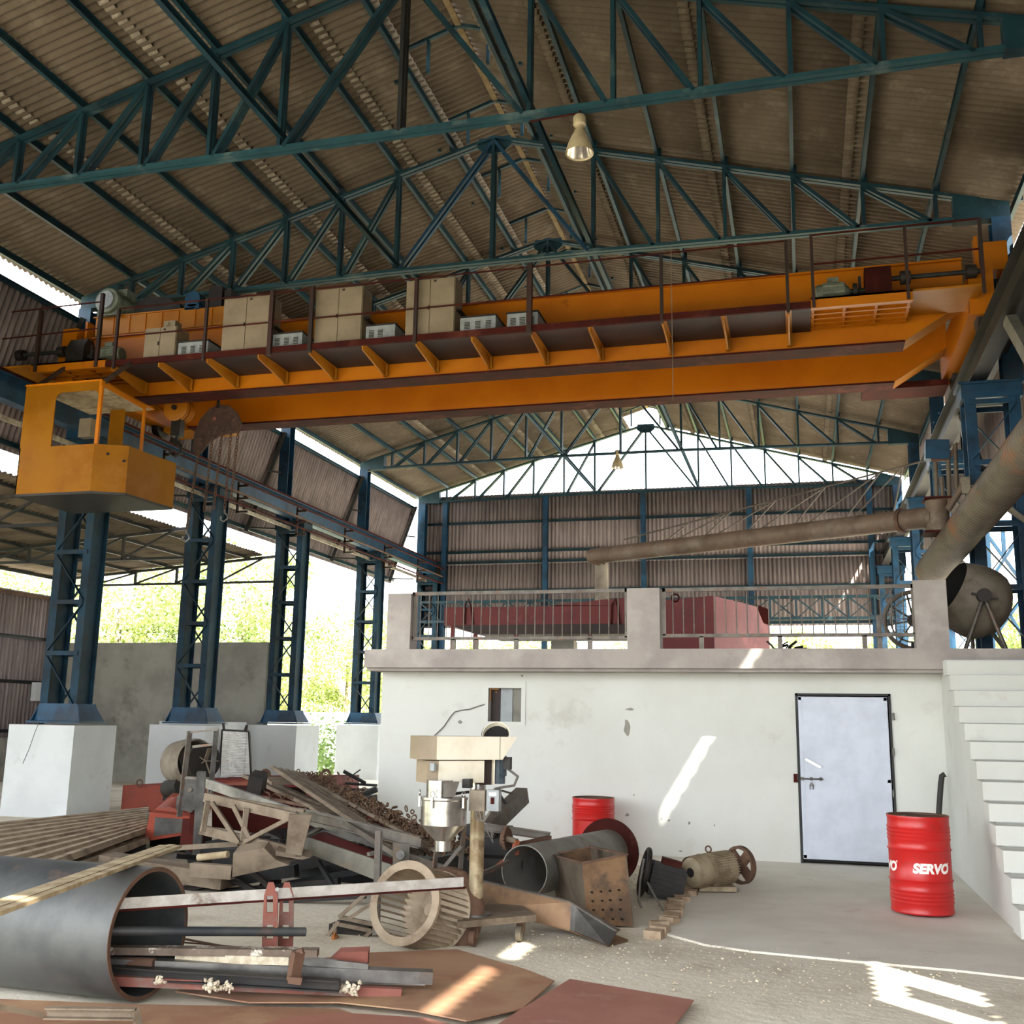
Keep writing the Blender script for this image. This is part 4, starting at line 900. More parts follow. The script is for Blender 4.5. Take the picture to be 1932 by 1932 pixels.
# thick inclined pipe
u1, u2 = pX(1990,790,15.8), pX(1757,1078,15.5)
ip = thing('inclined_pipe', 'thick rust-streaked spiral pipe slanting down on the stair side', 'inclined pipe', u2)
MB().pipe(u1, u2, .25, .235, 44).build('pipe_wall', M['bigp'], ip)
b = MB(); L = (u2-u1).length; n = int(L/.11)
for i in range(1, n): c = u1.lerp(u2, i/n); b.torus(c, u2-u1, .251, .0035, 44, 4)
b.build('spiral_seam', M['bigp'], ip)
for (xa, ya), (xb, yb), (xc, yc), Yb in (((1822,925),(1960,914),(1960,1000),9.0),((1768,1034),(1860,1034),(1856,1100),11.3)):
    b = MB(); p = pY(xa,ya,Yb); q = pY(xb,yb,Yb); r_ = pY(xc,yc,Yb); b.chan(p, q, .08, .12); b.bar(p.lerp(q,.2), r_, .07, .07)
    b.cbox(p+V((0,0,.07)), (.12,.1,.25)); b.build('pipe_bracket', M['seam'], label='pale steel bracket carrying the thick inclined pipe, %s' % ('upper one at the near column' if Yb < 10 else 'lower one above the mixer'), cat='bracket', group='pipe brackets')
# concrete mixer
mxr = thing('concrete_mixer', 'old concrete mixer drum on an A-frame at the top of the stairs', 'concrete mixer', (15.75,8.1,2.76))
o_ = pY(1795,1112,7.95); e_ = pY(1889,1160,8.12); ax = (e_-o_); 
MB().lathe(o_, ax, [(-.02,.40),(0,.415),(.1,.452),(.2,.482),(.32,.5),(.44,.5),(.54,.475),(.62,.42),(.69,.34),(.75,.24),(.79,.13),(.8,0)], 40).build('mixing_drum', M['mixer'], mxr)
MB().lathe(o_, ax, [(-.02,.40),(.1,.43),(.35,.45),(.5,.44),(.68,.25),(.7,0)], 40).build('drum_inside', M['dark'], mxr)
pv = pY(1856,1124,7.45)
for q in (pY(1820,1222,7.45), pY(1899,1222,7.45)): MB().cyl((pv.x,7.45,pv.z),(q.x,7.45,2.76),.028,n=10).build('frame_leg', M['rail'], mxr)
for q in (pY(1835,1216,8.6), pY(1905,1216,8.6)): MB().cyl((pv.x,8.6,pv.z),(q.x,8.6,2.76),.028,n=10).build('frame_leg', M['rail'], mxr)
b = MB(); b.cyl((pv.x,7.4,pv.z),(pv.x,8.65,pv.z),.04); b.cyl((pv.x,7.38,pv.z),(pv.x,7.48,pv.z),.09); b.bar((pv.x-.15,7.43,pv.z+.03),(pv.x+.17,7.43,pv.z-.05),.03); b.build('pivot', M['black'], mxr)
# fan wheel
fw = thing('fan_wheel', 'large round blower wheel frame behind the stair-side end of the railing', 'fan wheel', pY(1722,1172,7.7))
fc = pY(1724,1170,7.7); b = MB(); b.torus(fc, (0.25,1,0), .38, .03, 40, 8); b.torus(fc, (.25,1,0), .3, .012, 36, 6); b.build('rim', M['rail'], fw)
b = MB()
for k in range(8): a = pi*k/4+.2; b.bar(fc, fc+V((.36*math.cos(a),0,.36*math.sin(a))), .05, .02)
b.cyl(fc-V((0,.08,0)), fc+V((0,.08,0)), .08); b.build('spokes', M['black'], fw)
b = MB()
for k in range(-6, 7):
    w_ = math.sqrt(max(0,.09-(.045*k)**2)); b.bar(fc+V((.045*k,-.05,-w_)), fc+V((.045*k,-.05,w_)), .005); b.bar(fc+V((-w_,-.05,.045*k)), fc+V((w_,-.05,.045*k)), .005)
b.build('mesh_guard', M['rail'], fw)
MB().bar((fc.x,7.7,2.76),(fc.x,7.7,fc.z-.3),.1).build('stand', M['black'], fw)
b = MB(); rr = random.Random(2)
for k in range(14):
    p = pY(1452+rr.random()*40,1212,8.4); p.z = 2.77; q = p+V((rr.uniform(-.2,.25), rr.uniform(-.1,.1), rr.uniform(.02,.2))); b.tube([p, p.lerp(q,.5)+V((0,0,.04)), q], rr.uniform(.006,.02), 5)
b.build('scrap_twigs', M['black'], label='small tangle of dark scrap on the balcony beside the red box', cat='scrap')
# ================================================================ SCRAP YARD IN THE FOREGROUND
def A_(x, y, D): return CP+ray(x, y)*D
def DG(x, y): return (pZ(x, y, 0)-CP).dot(CF)
def one(b, name, mt, label, cat, group=None, **k):
    o = b.build(name, mt, label=label, cat=cat, **k)
    if group: o['group'] = group
    return o
# large steel pipe -----------------------------------------------------
rc = A_(281, 1771, 6.72); rc.z = .405; ax = V((-1,.06,0)).normalized()
pp = thing('large_steel_pipe', 'large dark steel pipe lying open-ended at the picture corner', 'steel pipe', (rc.x, rc.y, 0))
b = MB(); b.lathe(rc, ax, [(0,.4),(4,.4)], 72); b.lathe(rc, ax, [(4,.37),(0,.37)], 72); b.build('pipe_wall', M['pipe'], pp)
MB().lathe(rc, ax, [(0,.37),(-.004,.372),(-.004,.398),(0,.4)], 72, False).build('cut_rim', M['rust'], pp)
# plank
b = MB(); p, q = pZ(-60,1733,.86), pZ(322,1597,.8); d, s, u = frame(p, q, (0,0,1))
for k in range(3): b.bar(p+s*(.056*(k-1)), q+s*(.056*(k-1))+d*(.03*(k%2)), .053, .022+.006*(k % 2))
one(b, 'grooved_plank', M['wood'], 'pale grooved wooden plank lying across the large dark pipe', 'plank')
# angle bar sticking out of the pipe
p, q = pZ(196,1707,.58), pZ(874,1664,.58); b = MB()
b.bar(p, q, .012, .07); t = one(b, 'angle_bar', M['aluw'], 'long white-faced angle bar resting in the pipe mouth and pointing at the column machine', 'angle bar'); MB().bar(p+V((0,.025,-.04)), q+V((0,.025,-.04)), .06, .014).build('lower_flange', M['oxide'], t)
# round bar
p, q = A_(150,1756,6.6), A_(576,1758,7.25); one(MB().cyl(p, q, .03, n=20), 'round_pipe', M['pipe'], 'dark round pipe running from the large pipe through the red slotted bracket', 'pipe')
# red slotted bracket
t = thing('slotted_bracket', 'upright red-primed slotted steel bracket around the round pipe', 'bracket', A_(518,1795,6.9))
D = 7.15
for xo, dD in ((500,0),(530,.12)):
    o_ = [(xo-6,1795),(xo-4,1745),(xo-2,1690),(xo+6,1668),(xo+16,1668),(xo+24,1690),(xo+24,1745),(xo+22,1795)]
    b = MB(); O1 = [A_(x,y,D+dD) for x, y in o_][::-1]
    n_ = CF*.012
    # plate with two long slots: built from strips
    def strip(pts): b.prism([A_(x,y,D+dD) for x, y in pts][::-1], n_)
    strip([(xo-6,1795),(xo+22,1795),(xo+23,1772),(xo-6,1772)]); strip([(xo-6,1772),(xo+3,1772),(xo+3,1690),(xo-2,1690)]); strip([(xo+15,1772),(xo+23,1772),(xo+24,1690),(xo+15,1690)])
    strip([(xo-2,1690),(xo+24,1690),(xo+16,1665),(xo+6,1665)]); strip([(xo+3,1745),(xo+15,1745),(xo+15,1722),(xo+3,1722)])
    b.build('bracket_plate', M['redp'], t)
b = MB().cyl(A_(497,1762,D-.03), A_(497,1762,D+.15), .02, n=10); b.cyl(A_(523,1678,D-.02), A_(523,1678,D+.16), .014, n=10); b.build('bolt', M['steel'], t)
# lower bundle
p, q = A_(180,1792,6.8), A_(600,1797,6.85); b = MB().bar(p, q, .1, .045); one(b.noise(.006,6), 'flaking_bar', M['flaky'], 'rusty flat bar with flaking white scale, topmost of the bundle in the pipe mouth', 'steel bar')
b = MB(); b.bar(A_(330,1808,6.8), A_(545,1813,6.75), .02, .05); one(b.noise(.008,9), 'insulation_strip', M['wool'], 'strip of pale insulation wool under the flaking bar', 'insulation strip')
p, q = A_(170,1816,6.75), A_(291,1818,6.7); one(MB().cyl(p, q, .034, n=20), 'short_round_bar', M['rust'], 'short rusty round bar just poking out of the large pipe', 'round bar')
p, q = A_(190,1817,6.72), A_(816,1843,6.9); one(MB().chan(p, q, .1, .075, .012, f=-1), 'steel_channel', M['steel'], 'longest shiny steel channel of the bundle, reaching past the black one', 'steel channel')
p, q = A_(180,1831,6.64), A_(640,1860,6.6); one(MB().ibeam(p, q, .08, .07, .01), 'black_joist', M['black'], 'black rolled joist ending below the brown clamp block', 'steel joist')
p, q = A_(180,1848,6.58), A_(757,1873,6.75); one(MB().chan(p, q, .06, .055, .008, f=-1), 'red_channel', M['redp'], 'red painted channel with wool clumps at the bottom of the bundle', 'steel channel')
p, q = A_(640,1858,7.0), A_(802,1862,7.0); one(MB().bar(p, q, .012, .07), 'worn_strip', M['aluw'], 'short worn white strip behind the end of the red channel', 'steel strip')
b = MB(); b.bar(A_(563,1795,6.55), A_(553,1850,6.55), .07, .05); b.bar(A_(545,1848,6.5), A_(570,1851,6.5), .04); b.bar(A_(572,1793,6.55), A_(560,1798,6.55), .03); one(b, 'clamp_block', M['rust'], 'brown clamp block hooked over the steel bundle', 'clamp')
b = MB(); b.prism([A_(x,y,6.95) for x, y in ((615,1820),(693,1828),(695,1795),(640,1797))], CF*.08); one(b, 'red_block', M['redp'], 'small red painted block with a half-round notch behind the bundle', 'steel block')
one(MB().bar(A_(572,1812,6.85), A_(695,1826,6.85), .03, .05), 'grey_strip', M['steel'], 'short grey bar in front of the small red block', 'steel bar')
rr = random.Random(4)
for k, (x, y, r) in enumerate(((300,1851,.028),(400,1861,.036),(428,1862,.026),(660,1866,.04))):
    b = MB(); c = A_(x, y, 6.48+.15*(x > 500))
    for _ in range(60):
        o = V((rr.gauss(0,r*.8), rr.gauss(0,r*.3), rr.gauss(0,r*.4)));  d = r*rr.uniform(.15,.38)
        b.lathe(c+o-V((0,0,d)), (0,0,1), [(0,0),(d*.4,d*.8),(d,d),(d*1.6,d*.8),(d*2,0)], 6)
    one(b.noise(.014,40), 'wool_clump', M['wool'], ('torn wool clump nearest the large pipe','larger torn wool clump hanging from the red channel','small torn wool clump beside the larger hanging one','white wool clump near the end of the red channel')[k], 'insulation wool', 'wool clumps')
# thin rods behind
b = MB().tube([A_(345,1771,7.6), A_(420,1785,7.4), A_(500,1800,7.2)], .008, 6); b.tube([A_(345,1778,7.5), A_(430,1785,7.4), A_(520,1795,7.4)], .006, 6); one(b, 'thin_rods', M['rust'], 'thin bent rusty rods on the ground behind the round pipe', 'rods')
b = MB().chan(A_(85,1911,5.9), A_(255,1913,5.95), .05, .06, .008); b.bar(A_(255,1905,5.95), A_(262,1940,5.95), .04); b.bar(A_(-30,1895,5.6), A_(80,1915,5.9), .03); one(b, 'angle_iron_scrap', M['dust'], 'dusty angle-iron piece on the ground in front of the large pipe', 'steel frame')
# plates on the ground
def plate(pts, z, th, mt, label, name='steel_plate', wav=0.):
    b = MB(); P = [pZ(x, y, z) for x, y in pts]; P = [V((p.x, p.y, z+wav*math.sin(i*1.7))) for i, p in enumerate(P)]
    b.prism(P, (0,0,th)); 
    if b.f: pass
    return one(b, name, mt, label, 'steel plate', 'plates on the ground')
plate([(300,1900),(470,1892),(560,1886),(780,1904),(870,1920),(960,1948),(1010,1905),(1046,1852),(990,1832),(862,1793),(700,1798),(620,1818),(520,1822),(400,1855),(330,1872)][::-1] if False else [(330,1872),(470,1893),(640,1893),(780,1908),(880,1928),(985,1905),(1046,1852),(990,1830),(862,1793),(700,1799),(560,1815),(420,1845)], .028, .008, M['plate'], 'large curved rusty steel plate under the steel bundle')
plate([(1075,1849),(985,1905),(900,1960),(1255,1960),(1309,1889)], .03, .008, M['plred'], 'reddish steel plate with a pointed corner on the bare earth')
plate([(-40,1885),(-40,1975),(420,1975),(560,1940),(700,1925),(640,1905),(450,1900),(240,1896)], .012, .006, M['plate'], 'flat rusty plate under the mouth of the large pipe')
plate([(340,1990),(420,1952),(560,1918),(640,1912),(800,1922),(960,1960),(980,1990)], .016, .006, M['plred'], 'dark reddish plate edge at the bottom of the picture')
# corrugated stack at the left -----------------------------------------
def bil(c, u, v): return c[0]*(1-u)*(1-v)+c[1]*u*(1-v)+c[3]*(1-u)*v+c[2]*u*v
def decking(b, c, n, h, dz=0):  # c: near-right, far-right, far-left, near-left
    N = V((0,0,1)); pr = []
    for i in range(n):
        for f, z in ((0,0),(.2,h),(.55,h),(.75,0)): pr.append(((i+f)/n, z))
    pr.append((1,0)); vs = [bil(c, f, j)+N*(z+dz) for j in (0,1) for f, z in pr]; m_ = len(pr)
    b.add(vs, [(i, i+1, m_+i+1, m_+i) for i in range(m_-1)])
NR, FR, NL, FL = pZ(277,1571,.32), pZ(280,1528,.32), pZ(60,1652,.32), pZ(0,1556,.32)
NL = NR+(NL-NR)*1.25; FL = FR+(FL-FR)*1.5; C4 = [NR, FR, FL, NL]
b = MB(); decking(b, C4, 10, .055)
one(b, 'roofing_sheet', M['sheetd'], 'upper dusty corrugated sheet of the low stack by the nearest pedestal', 'roofing sheet', 'stacked roofing sheets', solid=.006)
b = MB(); decking(b, [p+V((.14,-.16,-.1)) for p in C4], 10, .055); one(b, 'roofing_sheet', M['sheetd'], 'lower corrugated sheet jutting out under the dusty top sheet', 'roofing sheet', 'stacked roofing sheets', solid=.006)
for k, f in enumerate((.06, .5, .92)):
    p, q = NR.lerp(NL, f), FR.lerp(FL, f); p = p.lerp(q, .04); b = MB(); b.bar(V((p.x,p.y,.1)), V((q.x,q.y,.1)), .16, .2); one(b, 'timber_bearer', M['black'], 'dark timber bearer under the sheet stack, %s' % ('at the end near the orange box','in the middle','at the end near the large pipe')[k], 'bearer', 'timber bearers')
e = pZ(30,1648,.3); one(MB().cbox((e.x+.15,e.y-.2,.28), (.75,.05,.1), Matrix.Rotation(-.2,3,'Z')), 'painted_offcut', M['aluw'], 'short offcut with flaking white paint at the sheet stack edge', 'offcut')
# rust-red boxes
def tub(pts_top, D, h, mt, label, name, cat, inner=True, group=None):  # pts_top: 4 world pts
    b = MB(); P = pts_top; t_ = .012
    for a, c in zip(P, P[1:]+P[:1]):
        n = V((-(c-a).y, (c-a).x, 0)).normalized()*t_
        z0 = max(a.z-h, .0)
        b.hexa([V((a.x,a.y,z0)), V((c.x,c.y,z0)), V((c.x,c.y,z0))+n, V((a.x,a.y,z0))+n, a, c, c+n, a+n])
    b.prism([V((p.x,p.y,max(p.z-h,0)+.01)) for p in P], (0,0,.01))
    return b
g0, g1 = pZ(228,1530), pZ(345,1532); 
z_ = A_(228,1482,(g0-CP).dot(CF)).z
P = [V((g0.x,g0.y,z_)), V((g1.x,g1.y+.3,z_)), V((g1.x+.3,g1.y+2.6,z_)), V((g0.x+.5,g0.y+2.4,z_))]
t = thing('rusty_tub', 'rust-orange open steel tub behind the sheet stack', 'steel tub', (g0.x,g0.y,0)); tub(P, 0, z_, M['redp'], '', '', '').build('tub_wall', M['orange'], t)
MB().torus(V((g0.x+.35,g0.y,z_+.05)), (0,1,0), .06, .015, 14, 6).build('lifting_eye', M['rust'], t)
# long red tray further back
g0, g1 = A_(395,1500,22.), A_(631,1502,23.5); zt3 = A_(631,1466,23.5).z
P = [V((g0.x-.6,g0.y,zt3)), V((g1.x,g1.y,zt3)), V((g1.x+.1,g1.y+1.1,zt3)), V((g0.x-.5,g0.y+1.1,zt3))]
t = thing('long_red_tray', 'long dark red steel trough with lifting eyes behind the scrap pile', 'steel trough', (g0.x,g0.y,0)); tub(P, 0, zt3, None, '', '', '').build('trough_wall', M['hopper'], t)
for x in (501, 615): MB().torus(A_(x,1462,22.9), (0,1,0), .1, .035, 16, 6).build('lifting_eye', M['rust'], t)
# orange tapered box
t = thing('orange_box', 'orange-red tapered steel box with a grey worn face', 'steel box', (4.5,5.5,0)); D = 13.2
pts = [(283,1530),(320,1528),(357,1538),(357,1570),(272,1586),(280,1560)]
b = MB(); b.prism([A_(x,y,D) for x, y in ((283,1532),(358,1540),(356,1574),(272,1588))][::-1], CF*.9); b.build('box_shell', M['orange'], t)
b = MB(); b.prism([A_(x,y,D-.01) for x, y in ((292,1542),(350,1546),(348,1570),(290,1578))][::-1], CF*.008); b.build('worn_panel', M['steel'], t)
b = MB(); b.prism([A_(x,y,D+.1) for x, y in ((283,1532),(300,1524),(322,1522),(358,1538))][::-1], CF*.5); b.build('folded_flap', M['orange'], t)
b = MB(); b.bar(V((4.7,5.9,.13)), V((5.6,5.5,.13)), .3, .25); one(b, 'dark_timber', M['black'], 'dark timber block under the orange tapered box', 'timber')
# old blower
t = thing('old_blower', 'old round tan blower housing with dark motor behind the steel frame', 'blower', A_(365,1480,16.5)); D = 16.3
c0, c1 = A_(350,1438,D), A_(383,1436,D-.35)
MB().lathe(c0-(c1-c0)*.4, c1-c0, [(0,0),(0,.26),(.03,.33),(.25,.345),(.5,.345),(.55,.32),(.5,.3)], 36).build('housing', M['mixer'], t)
MB().cyl(c1+(c1-c0)*.08, c1+(c1-c0)*.1, .27, n=32).build('inlet', M['black'], t)
b = MB()
for k in range(5): a = 2*pi*k/5; b.bar(c1+(c1-c0)*.14, c1+(c1-c0)*.14+CR*.2*math.cos(a)+CU*.2*math.sin(a), .07, .01)
b.build('impeller', M['dust'], t)
b = MB(); b.cyl(A_(318,1488,D), A_(345,1482,D-.3), .14, n=18); b.cbox(A_(335,1475,D-.1), (.2,.2,.15)); b.build('motor', M['black'], t)
b = MB(); b.bar(A_(318,1475,D), A_(335,1435,D), .05); b.bar(A_(345,1475,D), A_(335,1435,D), .05); b.bar(A_(330,1520,D), A_(330,1480,D), .3, .2); b.bar(A_(365,1520,D), A_(365,1480,D), .3, .2); b.build('stand', M['black'], t)
MB().tube([A_(310,1490,D), A_(308,1510,D-.1), A_(322,1528,D-.3), A_(328,1522,D-.3)], .012).build('hose', M['belt'], t)
# tall frame
t = thing('upright_gantry', 'tall narrow galvanised frame standing in front of the round blower', 'steel frame', A_(360,1540,13)); D = 12.6
MB().bar(A_(358,1380,D), A_(338,1540,D), .055, .05).build('upright', M['rail'], t); MB().bar(A_(408,1378,D), A_(397,1500,D), .055, .05).build('upright', M['steel'], t)
b = MB(); b.bar(A_(352,1382,D), A_(412,1377,D), .04, .02); b.bar(A_(364,1409,D), A_(404,1404,D), .045, .03); b.bar(A_(348,1467,D), A_(400,1470,D), .04, .03); b.build('crossbar', M['rail'], t)
b = MB(); b.prism([A_(x,y,D-.02) for x, y in ((350,1468),(375,1472),(372,1540),(352,1530),(331,1528),(334,1502),(346,1500))][::-1], CF*.02); b.build('face_plate', M['steel'], t)
b = MB(); b.cyl(A_(358,1490,D-.04), A_(358,1490,D), .025, n=14); b.build('bearing', M['rail'], t)
MB().bar(A_(392,1497,D), A_(400,1497,D), .06, .2).build('foot', M['gmetal'], t)
# dark upright post
b = MB(); b.chan(A_(380,1456,11.4), A_(372,1612,11.4), .09, .05, .01, up=-CF); b.bar(A_(386,1456,11.38), A_(378,1600,11.38), .015, .02, up=-CF); one(b, 'scrap_post', M['steel'], 'brown channel post leaning upright between the frame and the lattice piece', 'channel post')
b = MB(); b.bar(A_(366,1545,11.7), A_(360,1600,11.6), .22, .1, up=-CF); b.prism([A_(x,y,11.6) for x, y in ((358,1535),(375,1540),(372,1612),(356,1605))][::-1], CF*.3); one(b, 'scrap_casting', M['oxide'], 'dark red-brown casting behind the brown post', 'casting')
# wire mesh panel
t = thing('wire_panel', 'upright louvred wire panel leaning on the low white wall', 'wire panel', A_(445,1480,23.5)); D = 23.
q4 = [(419,1377),(470,1380),(475,1478),(413,1478)]
b = MB()
for (a, c) in ((0,1),(1,2),(0,3),(3,2)): b.bar(A_(*q4[a],D), A_(*q4[c],D), .04)
b.bar(A_(421,1364,D), A_(423,1378,D), .04); b.bar(A_(466,1368,D), A_(462,1380,D), .04); b.build('panel_frame', M['black'], t)
b = MB()
for k in range(34):
    f = (k+.5)/34; p = A_(*q4[0],D).lerp(A_(*q4[3],D), f); q = A_(*q4[1],D).lerp(A_(*q4[2],D), f); b.bar(p, q, .012, .02)
b.build('wire_mesh', M['aluw'], t)
# long corrugated sheets leaning down toward the machine
t0, t1 = A_(520,1452,15.0), A_(822,1612,10.3)
b = MB(); s_ = (A_(640,1592,11.9)-A_(690,1558,12.4)); 
Uw = A_(716,1508,13.2)-A_(660,1545,12.2)
def ribbed(b, O, U, L, n, h):
    N = U.cross(L).normalized(); N = N if N.z > 0 else -N; pr = []
    for i in range(n):
        for f, z in ((0,0),(.15,h),(.6,h),(.75,0)): pr.append(((i+f)/n, z))
    pr.append((1,0)); vs = [O+U*f+L*j+N*z for j in (0,1) for f, z in pr]; m_ = len(pr)
    b.add(vs, [(i, i+1, m_+i+1, m_+i) for i in range(m_-1)])
Q0, Q1, Q2 = A_(509,1449,14.6), A_(748,1612,10.2), A_(566,1462,15.4)
ribbed(b, Q0, A_(572,1462,15.6)-Q0, Q1-Q0, 5, .035)
one(b, 'roofing_sheet', M['dust'], 'long brown ribbed roofing sheet sloping down the pile toward the hopper machine', 'roofing sheet', 'loose roofing sheets', solid=.008)
b = MB(); Q3, Q4 = A_(585,1478,14.6), A_(826,1612,10.1); ribbed(b, Q3, A_(612,1482,15.2)-Q3, Q4-Q3, 3, .03); one(b, 'roofing_sheet', M['dust'], 'second brown ribbed sheet between the first sheet and the chain heap', 'roofing sheet', 'loose roofing sheets', solid=.008)
b = MB(); Q5 = A_(456,1466,14.9); ribbed(b, Q5, A_(492,1464,15.4)-Q5, A_(660,1560,12.0)-Q5, 2, .03); one(b, 'roofing_sheet', M['dust'], 'narrow brown ribbed sheet lying lower, beside the black box', 'roofing sheet', 'loose roofing sheets', solid=.008)
for k, (x, y, x2, y2, D) in enumerate(((520,1468,534,1478,14.4),(606,1522,626,1535,12.9))):
    one(MB().bar(A_(x,y,D), A_(x2,y2,D-.25), .32, .04), 'sheet_clip', M['dust'], 'broken half-round cap on the narrow sheet, %s' % ('upper one' if k == 0 else 'lower one'), 'ridge cap', 'broken caps')
# chain heap
b = MB(); rr = random.Random(8)
for i in range(640):
    f = rr.random(); c = A_(560,1462,15.6).lerp(A_(832,1606,10.2), f)+V((rr.gauss(.12,.1), rr.gauss(.1,.11), rr.gauss(.0,.035)))
    b.torus(c, (rr.gauss(0,1), rr.gauss(0,1), rr.gauss(0,1)), rr.uniform(.018,.036), .009, 8, 4, e=(rr.random(),rr.random(),1))
one(b, 'conveyor_chain', M['chain'], 'heap of rusty conveyor chain links lying beside the ribbed sheets', 'conveyor chain', kind='stuff')
b = MB()
for k in range(7): b.tube([A_(688+k*18,1548+k*3,12.2), A_(694+k*18,1541+k*3,12.1), A_(704+k*18,1545+k*3,12.1), A_(706+k*18,1552+k*3,12.1)], .014, 6)
b.bar(A_(680,1548,12.2), A_(800,1572,11.8), .03); b.bar(A_(680,1558,12.2), A_(800,1582,11.8), .06); one(b, 'rod_cage', M['oxide'], 'red bent-rod cage behind the chain heap', 'rod cage')
b = MB()
for k in range(4): b.tube([A_(488+k*22,1500+k*5,13.6), A_(496+k*22,1492+k*5,13.5), A_(508+k*22,1497+k*5,13.4), A_(512+k*22,1512+k*5,13.4)], .014, 6)
b.bar(A_(478,1500,13.6), A_(575,1520,13.2), .035); b.bar(A_(545,1520,13.3), A_(545,1536,13.3), .02); b.bar(A_(577,1518,13.2), A_(577,1548,13.2), .03); one(b, 'rod_cage', M['rust'], 'rusty bent-rod guard in front of the black box', 'rod cage')
b = MB(); b.prism([A_(x,y,13.4) for x, y in ((470,1463),(496,1468),(491,1501),(464,1493))][::-1], CF*.3); one(b, 'black_box', M['black'], 'tilted black steel box in the middle of the pile', 'steel box')
b = MB(); b.prism([A_(x,y,14.2) for x, y in ((400,1495),(560,1500),(600,1590),(400,1560))][::-1], CF*.4); one(b, 'scrap_hull', M['oxide'], 'dark red steel body buried in the middle of the pile', 'steel body')
# long upper channel
one(MB().bar(A_(385,1476,11.9), A_(560,1536,11.2), .05, .1), 'long_beam', M['steel'], 'grey-brown steel beam from the post toward the sheets', 'steel beam')
one(MB().ibeam(A_(560,1534,11.2), A_(795,1590,10.2), .07, .11, .012), 'long_beam', M['rail'], 'long grey beam continuing down over the tray conveyor', 'steel beam')
one(MB().bar(A_(640,1545,10.9), A_(790,1640,9.6), .03, .05), 'long_beam', M['rail'], 'thin grey strut crossing under the long grey beam', 'steel beam')
# lattice piece
t = thing('lattice_section', 'dusty welded lattice box section with a wide end plate', 'lattice section', A_(470,1600,10.6)); D = 10.6; dm = M['dust']
MB().bar(A_(388,1504,D+.3), A_(560,1543,D-.2), .06, .09).build('top_chord', dm, t); MB().bar(A_(380,1565,D+.3), A_(556,1607,D-.2), .06, .09).build('bottom_chord', dm, t)
MB().bar(A_(392,1500,D+.6), A_(575,1530,D+.2), .05, .03).build('top_chord', dm, t)
for a, c in (((392,1512),(383,1568)),((400,1514),(450,1590)),((465,1525),(458,1585)),((545,1545),(462,1588)),((440,1520),(470,1580))): MB().bar(A_(*a,D+.1-.3*(a[0]-400)/170), A_(*c,D+.1-.3*(c[0]-400)/170), .05, .04).build('diagonal', dm, t)
b = MB(); b.prism([A_(x,y,D-.3) for x, y in ((545,1536),(588,1538),(568,1618),(538,1615))][::-1], CF*.03); b.prism([A_(x,y,D-.3) for x, y in ((520,1605),(586,1618),(570,1622),(520,1614))][::-1], CF*.2); b.build('end_plate', dm, t)
# dusty folded plates below
b = MB(); b.prism([A_(x,y,10.3) for x, y in ((440,1610),(498,1600),(520,1622),(545,1632),(438,1655))][::-1], CF*.25); one(b, 'folded_plate', M['dust'], 'dusty folded plate hanging under the lattice box section', 'steel plate', 'dusty plates')
b = MB(); b.chan(A_(362,1640,10.6), A_(440,1646,10.5), .1, .13, .01, f=-1); one(b, 'short_channel', M['dust'], 'short dusty channel left of the folded plate', 'steel channel')
one(MB().cyl(A_(374,1618,10.7), A_(430,1612,10.6), .035, n=16), 'roller', M['wood'], 'pale stub roller on the dusty channel', 'roller')
one(MB().bar(A_(330,1600,11.2), A_(450,1592,11.0), .04, .05), 'thin_angle', M['dust'], 'thin dusty angle behind the pale stub roller', 'angle iron')
one(MB().bar(A_(200,1625,11.2), A_(430,1660,10.9), .3, .16), 'timber_baulk', M['dust'], 'wide dusty baulk on the ground behind the large pipe mouth', 'baulk')
# grey tray conveyor
t = thing('tray_conveyor', 'long grey tray conveyor frame with a red bed running down to the impeller', 'conveyor frame', A_(700,1650,10)); 
MB().prism([A_(565,1575,10.9), A_(738,1632,9.9), A_(738,1672,9.9), A_(565,1604,10.9)][::-1], CF*.02).build('side_rail', M['gmetal'], t)
b = MB(); b.prism([A_(738,1632,9.9), A_(772,1640,9.75), A_(772,1672,9.75), A_(738,1672,9.9)][::-1], CF*.02); b.prism([A_(770,1610,9.8), A_(860,1640,9.6), A_(860,1665,9.6), A_(770,1640,9.8)][::-1], CF*.02); b.build('side_rail', M['rail'], t)
MB().bar(A_(585,1550,11.5), A_(880,1655,10.0), .05, .06).build('far_rail', M['steel'], t)
b = MB(); b.add([A_(570,1588,10.92), A_(738,1650,9.95), A_(790,1640,10.3), A_(610,1568,11.4)], [(0,1,2,3)]); b.build('tray_bed', M['hopper'], t, solid=.01)
for a, c in (((575,1580,10.9),(608,1562,11.4)),((695,1612,10.1),(748,1598,10.3)),((778,1624,9.9),(812,1640,9.9))): MB().bar(A_(*a), A_(*c), .05, .03).build('cross_bar', M['gmetal'], t)
b = MB(); b.prism([A_(x,y,9.7) for x, y in ((741,1590),(773,1592),(771,1640),(741,1632))][::-1], CF*.015); b.build('bearing_plate', M['gmetal'], t)
b = MB(); b.cyl(A_(755,1613,9.66), A_(755,1613,9.72), .04, n=14); b.cyl(A_(755,1613,9.62), A_(755,1613,9.7), .02, n=8); b.build('bearing', M['steel'], t)
b = MB(); b.ang(A_(709,1568,9.3), A_(703,1762,8.75), .06, .01, up=CF); b.bar(A_(713,1568,9.28), A_(708,1765,8.72), .05, .012, up=CF); b.build('angle_leg', M['rail'], t)
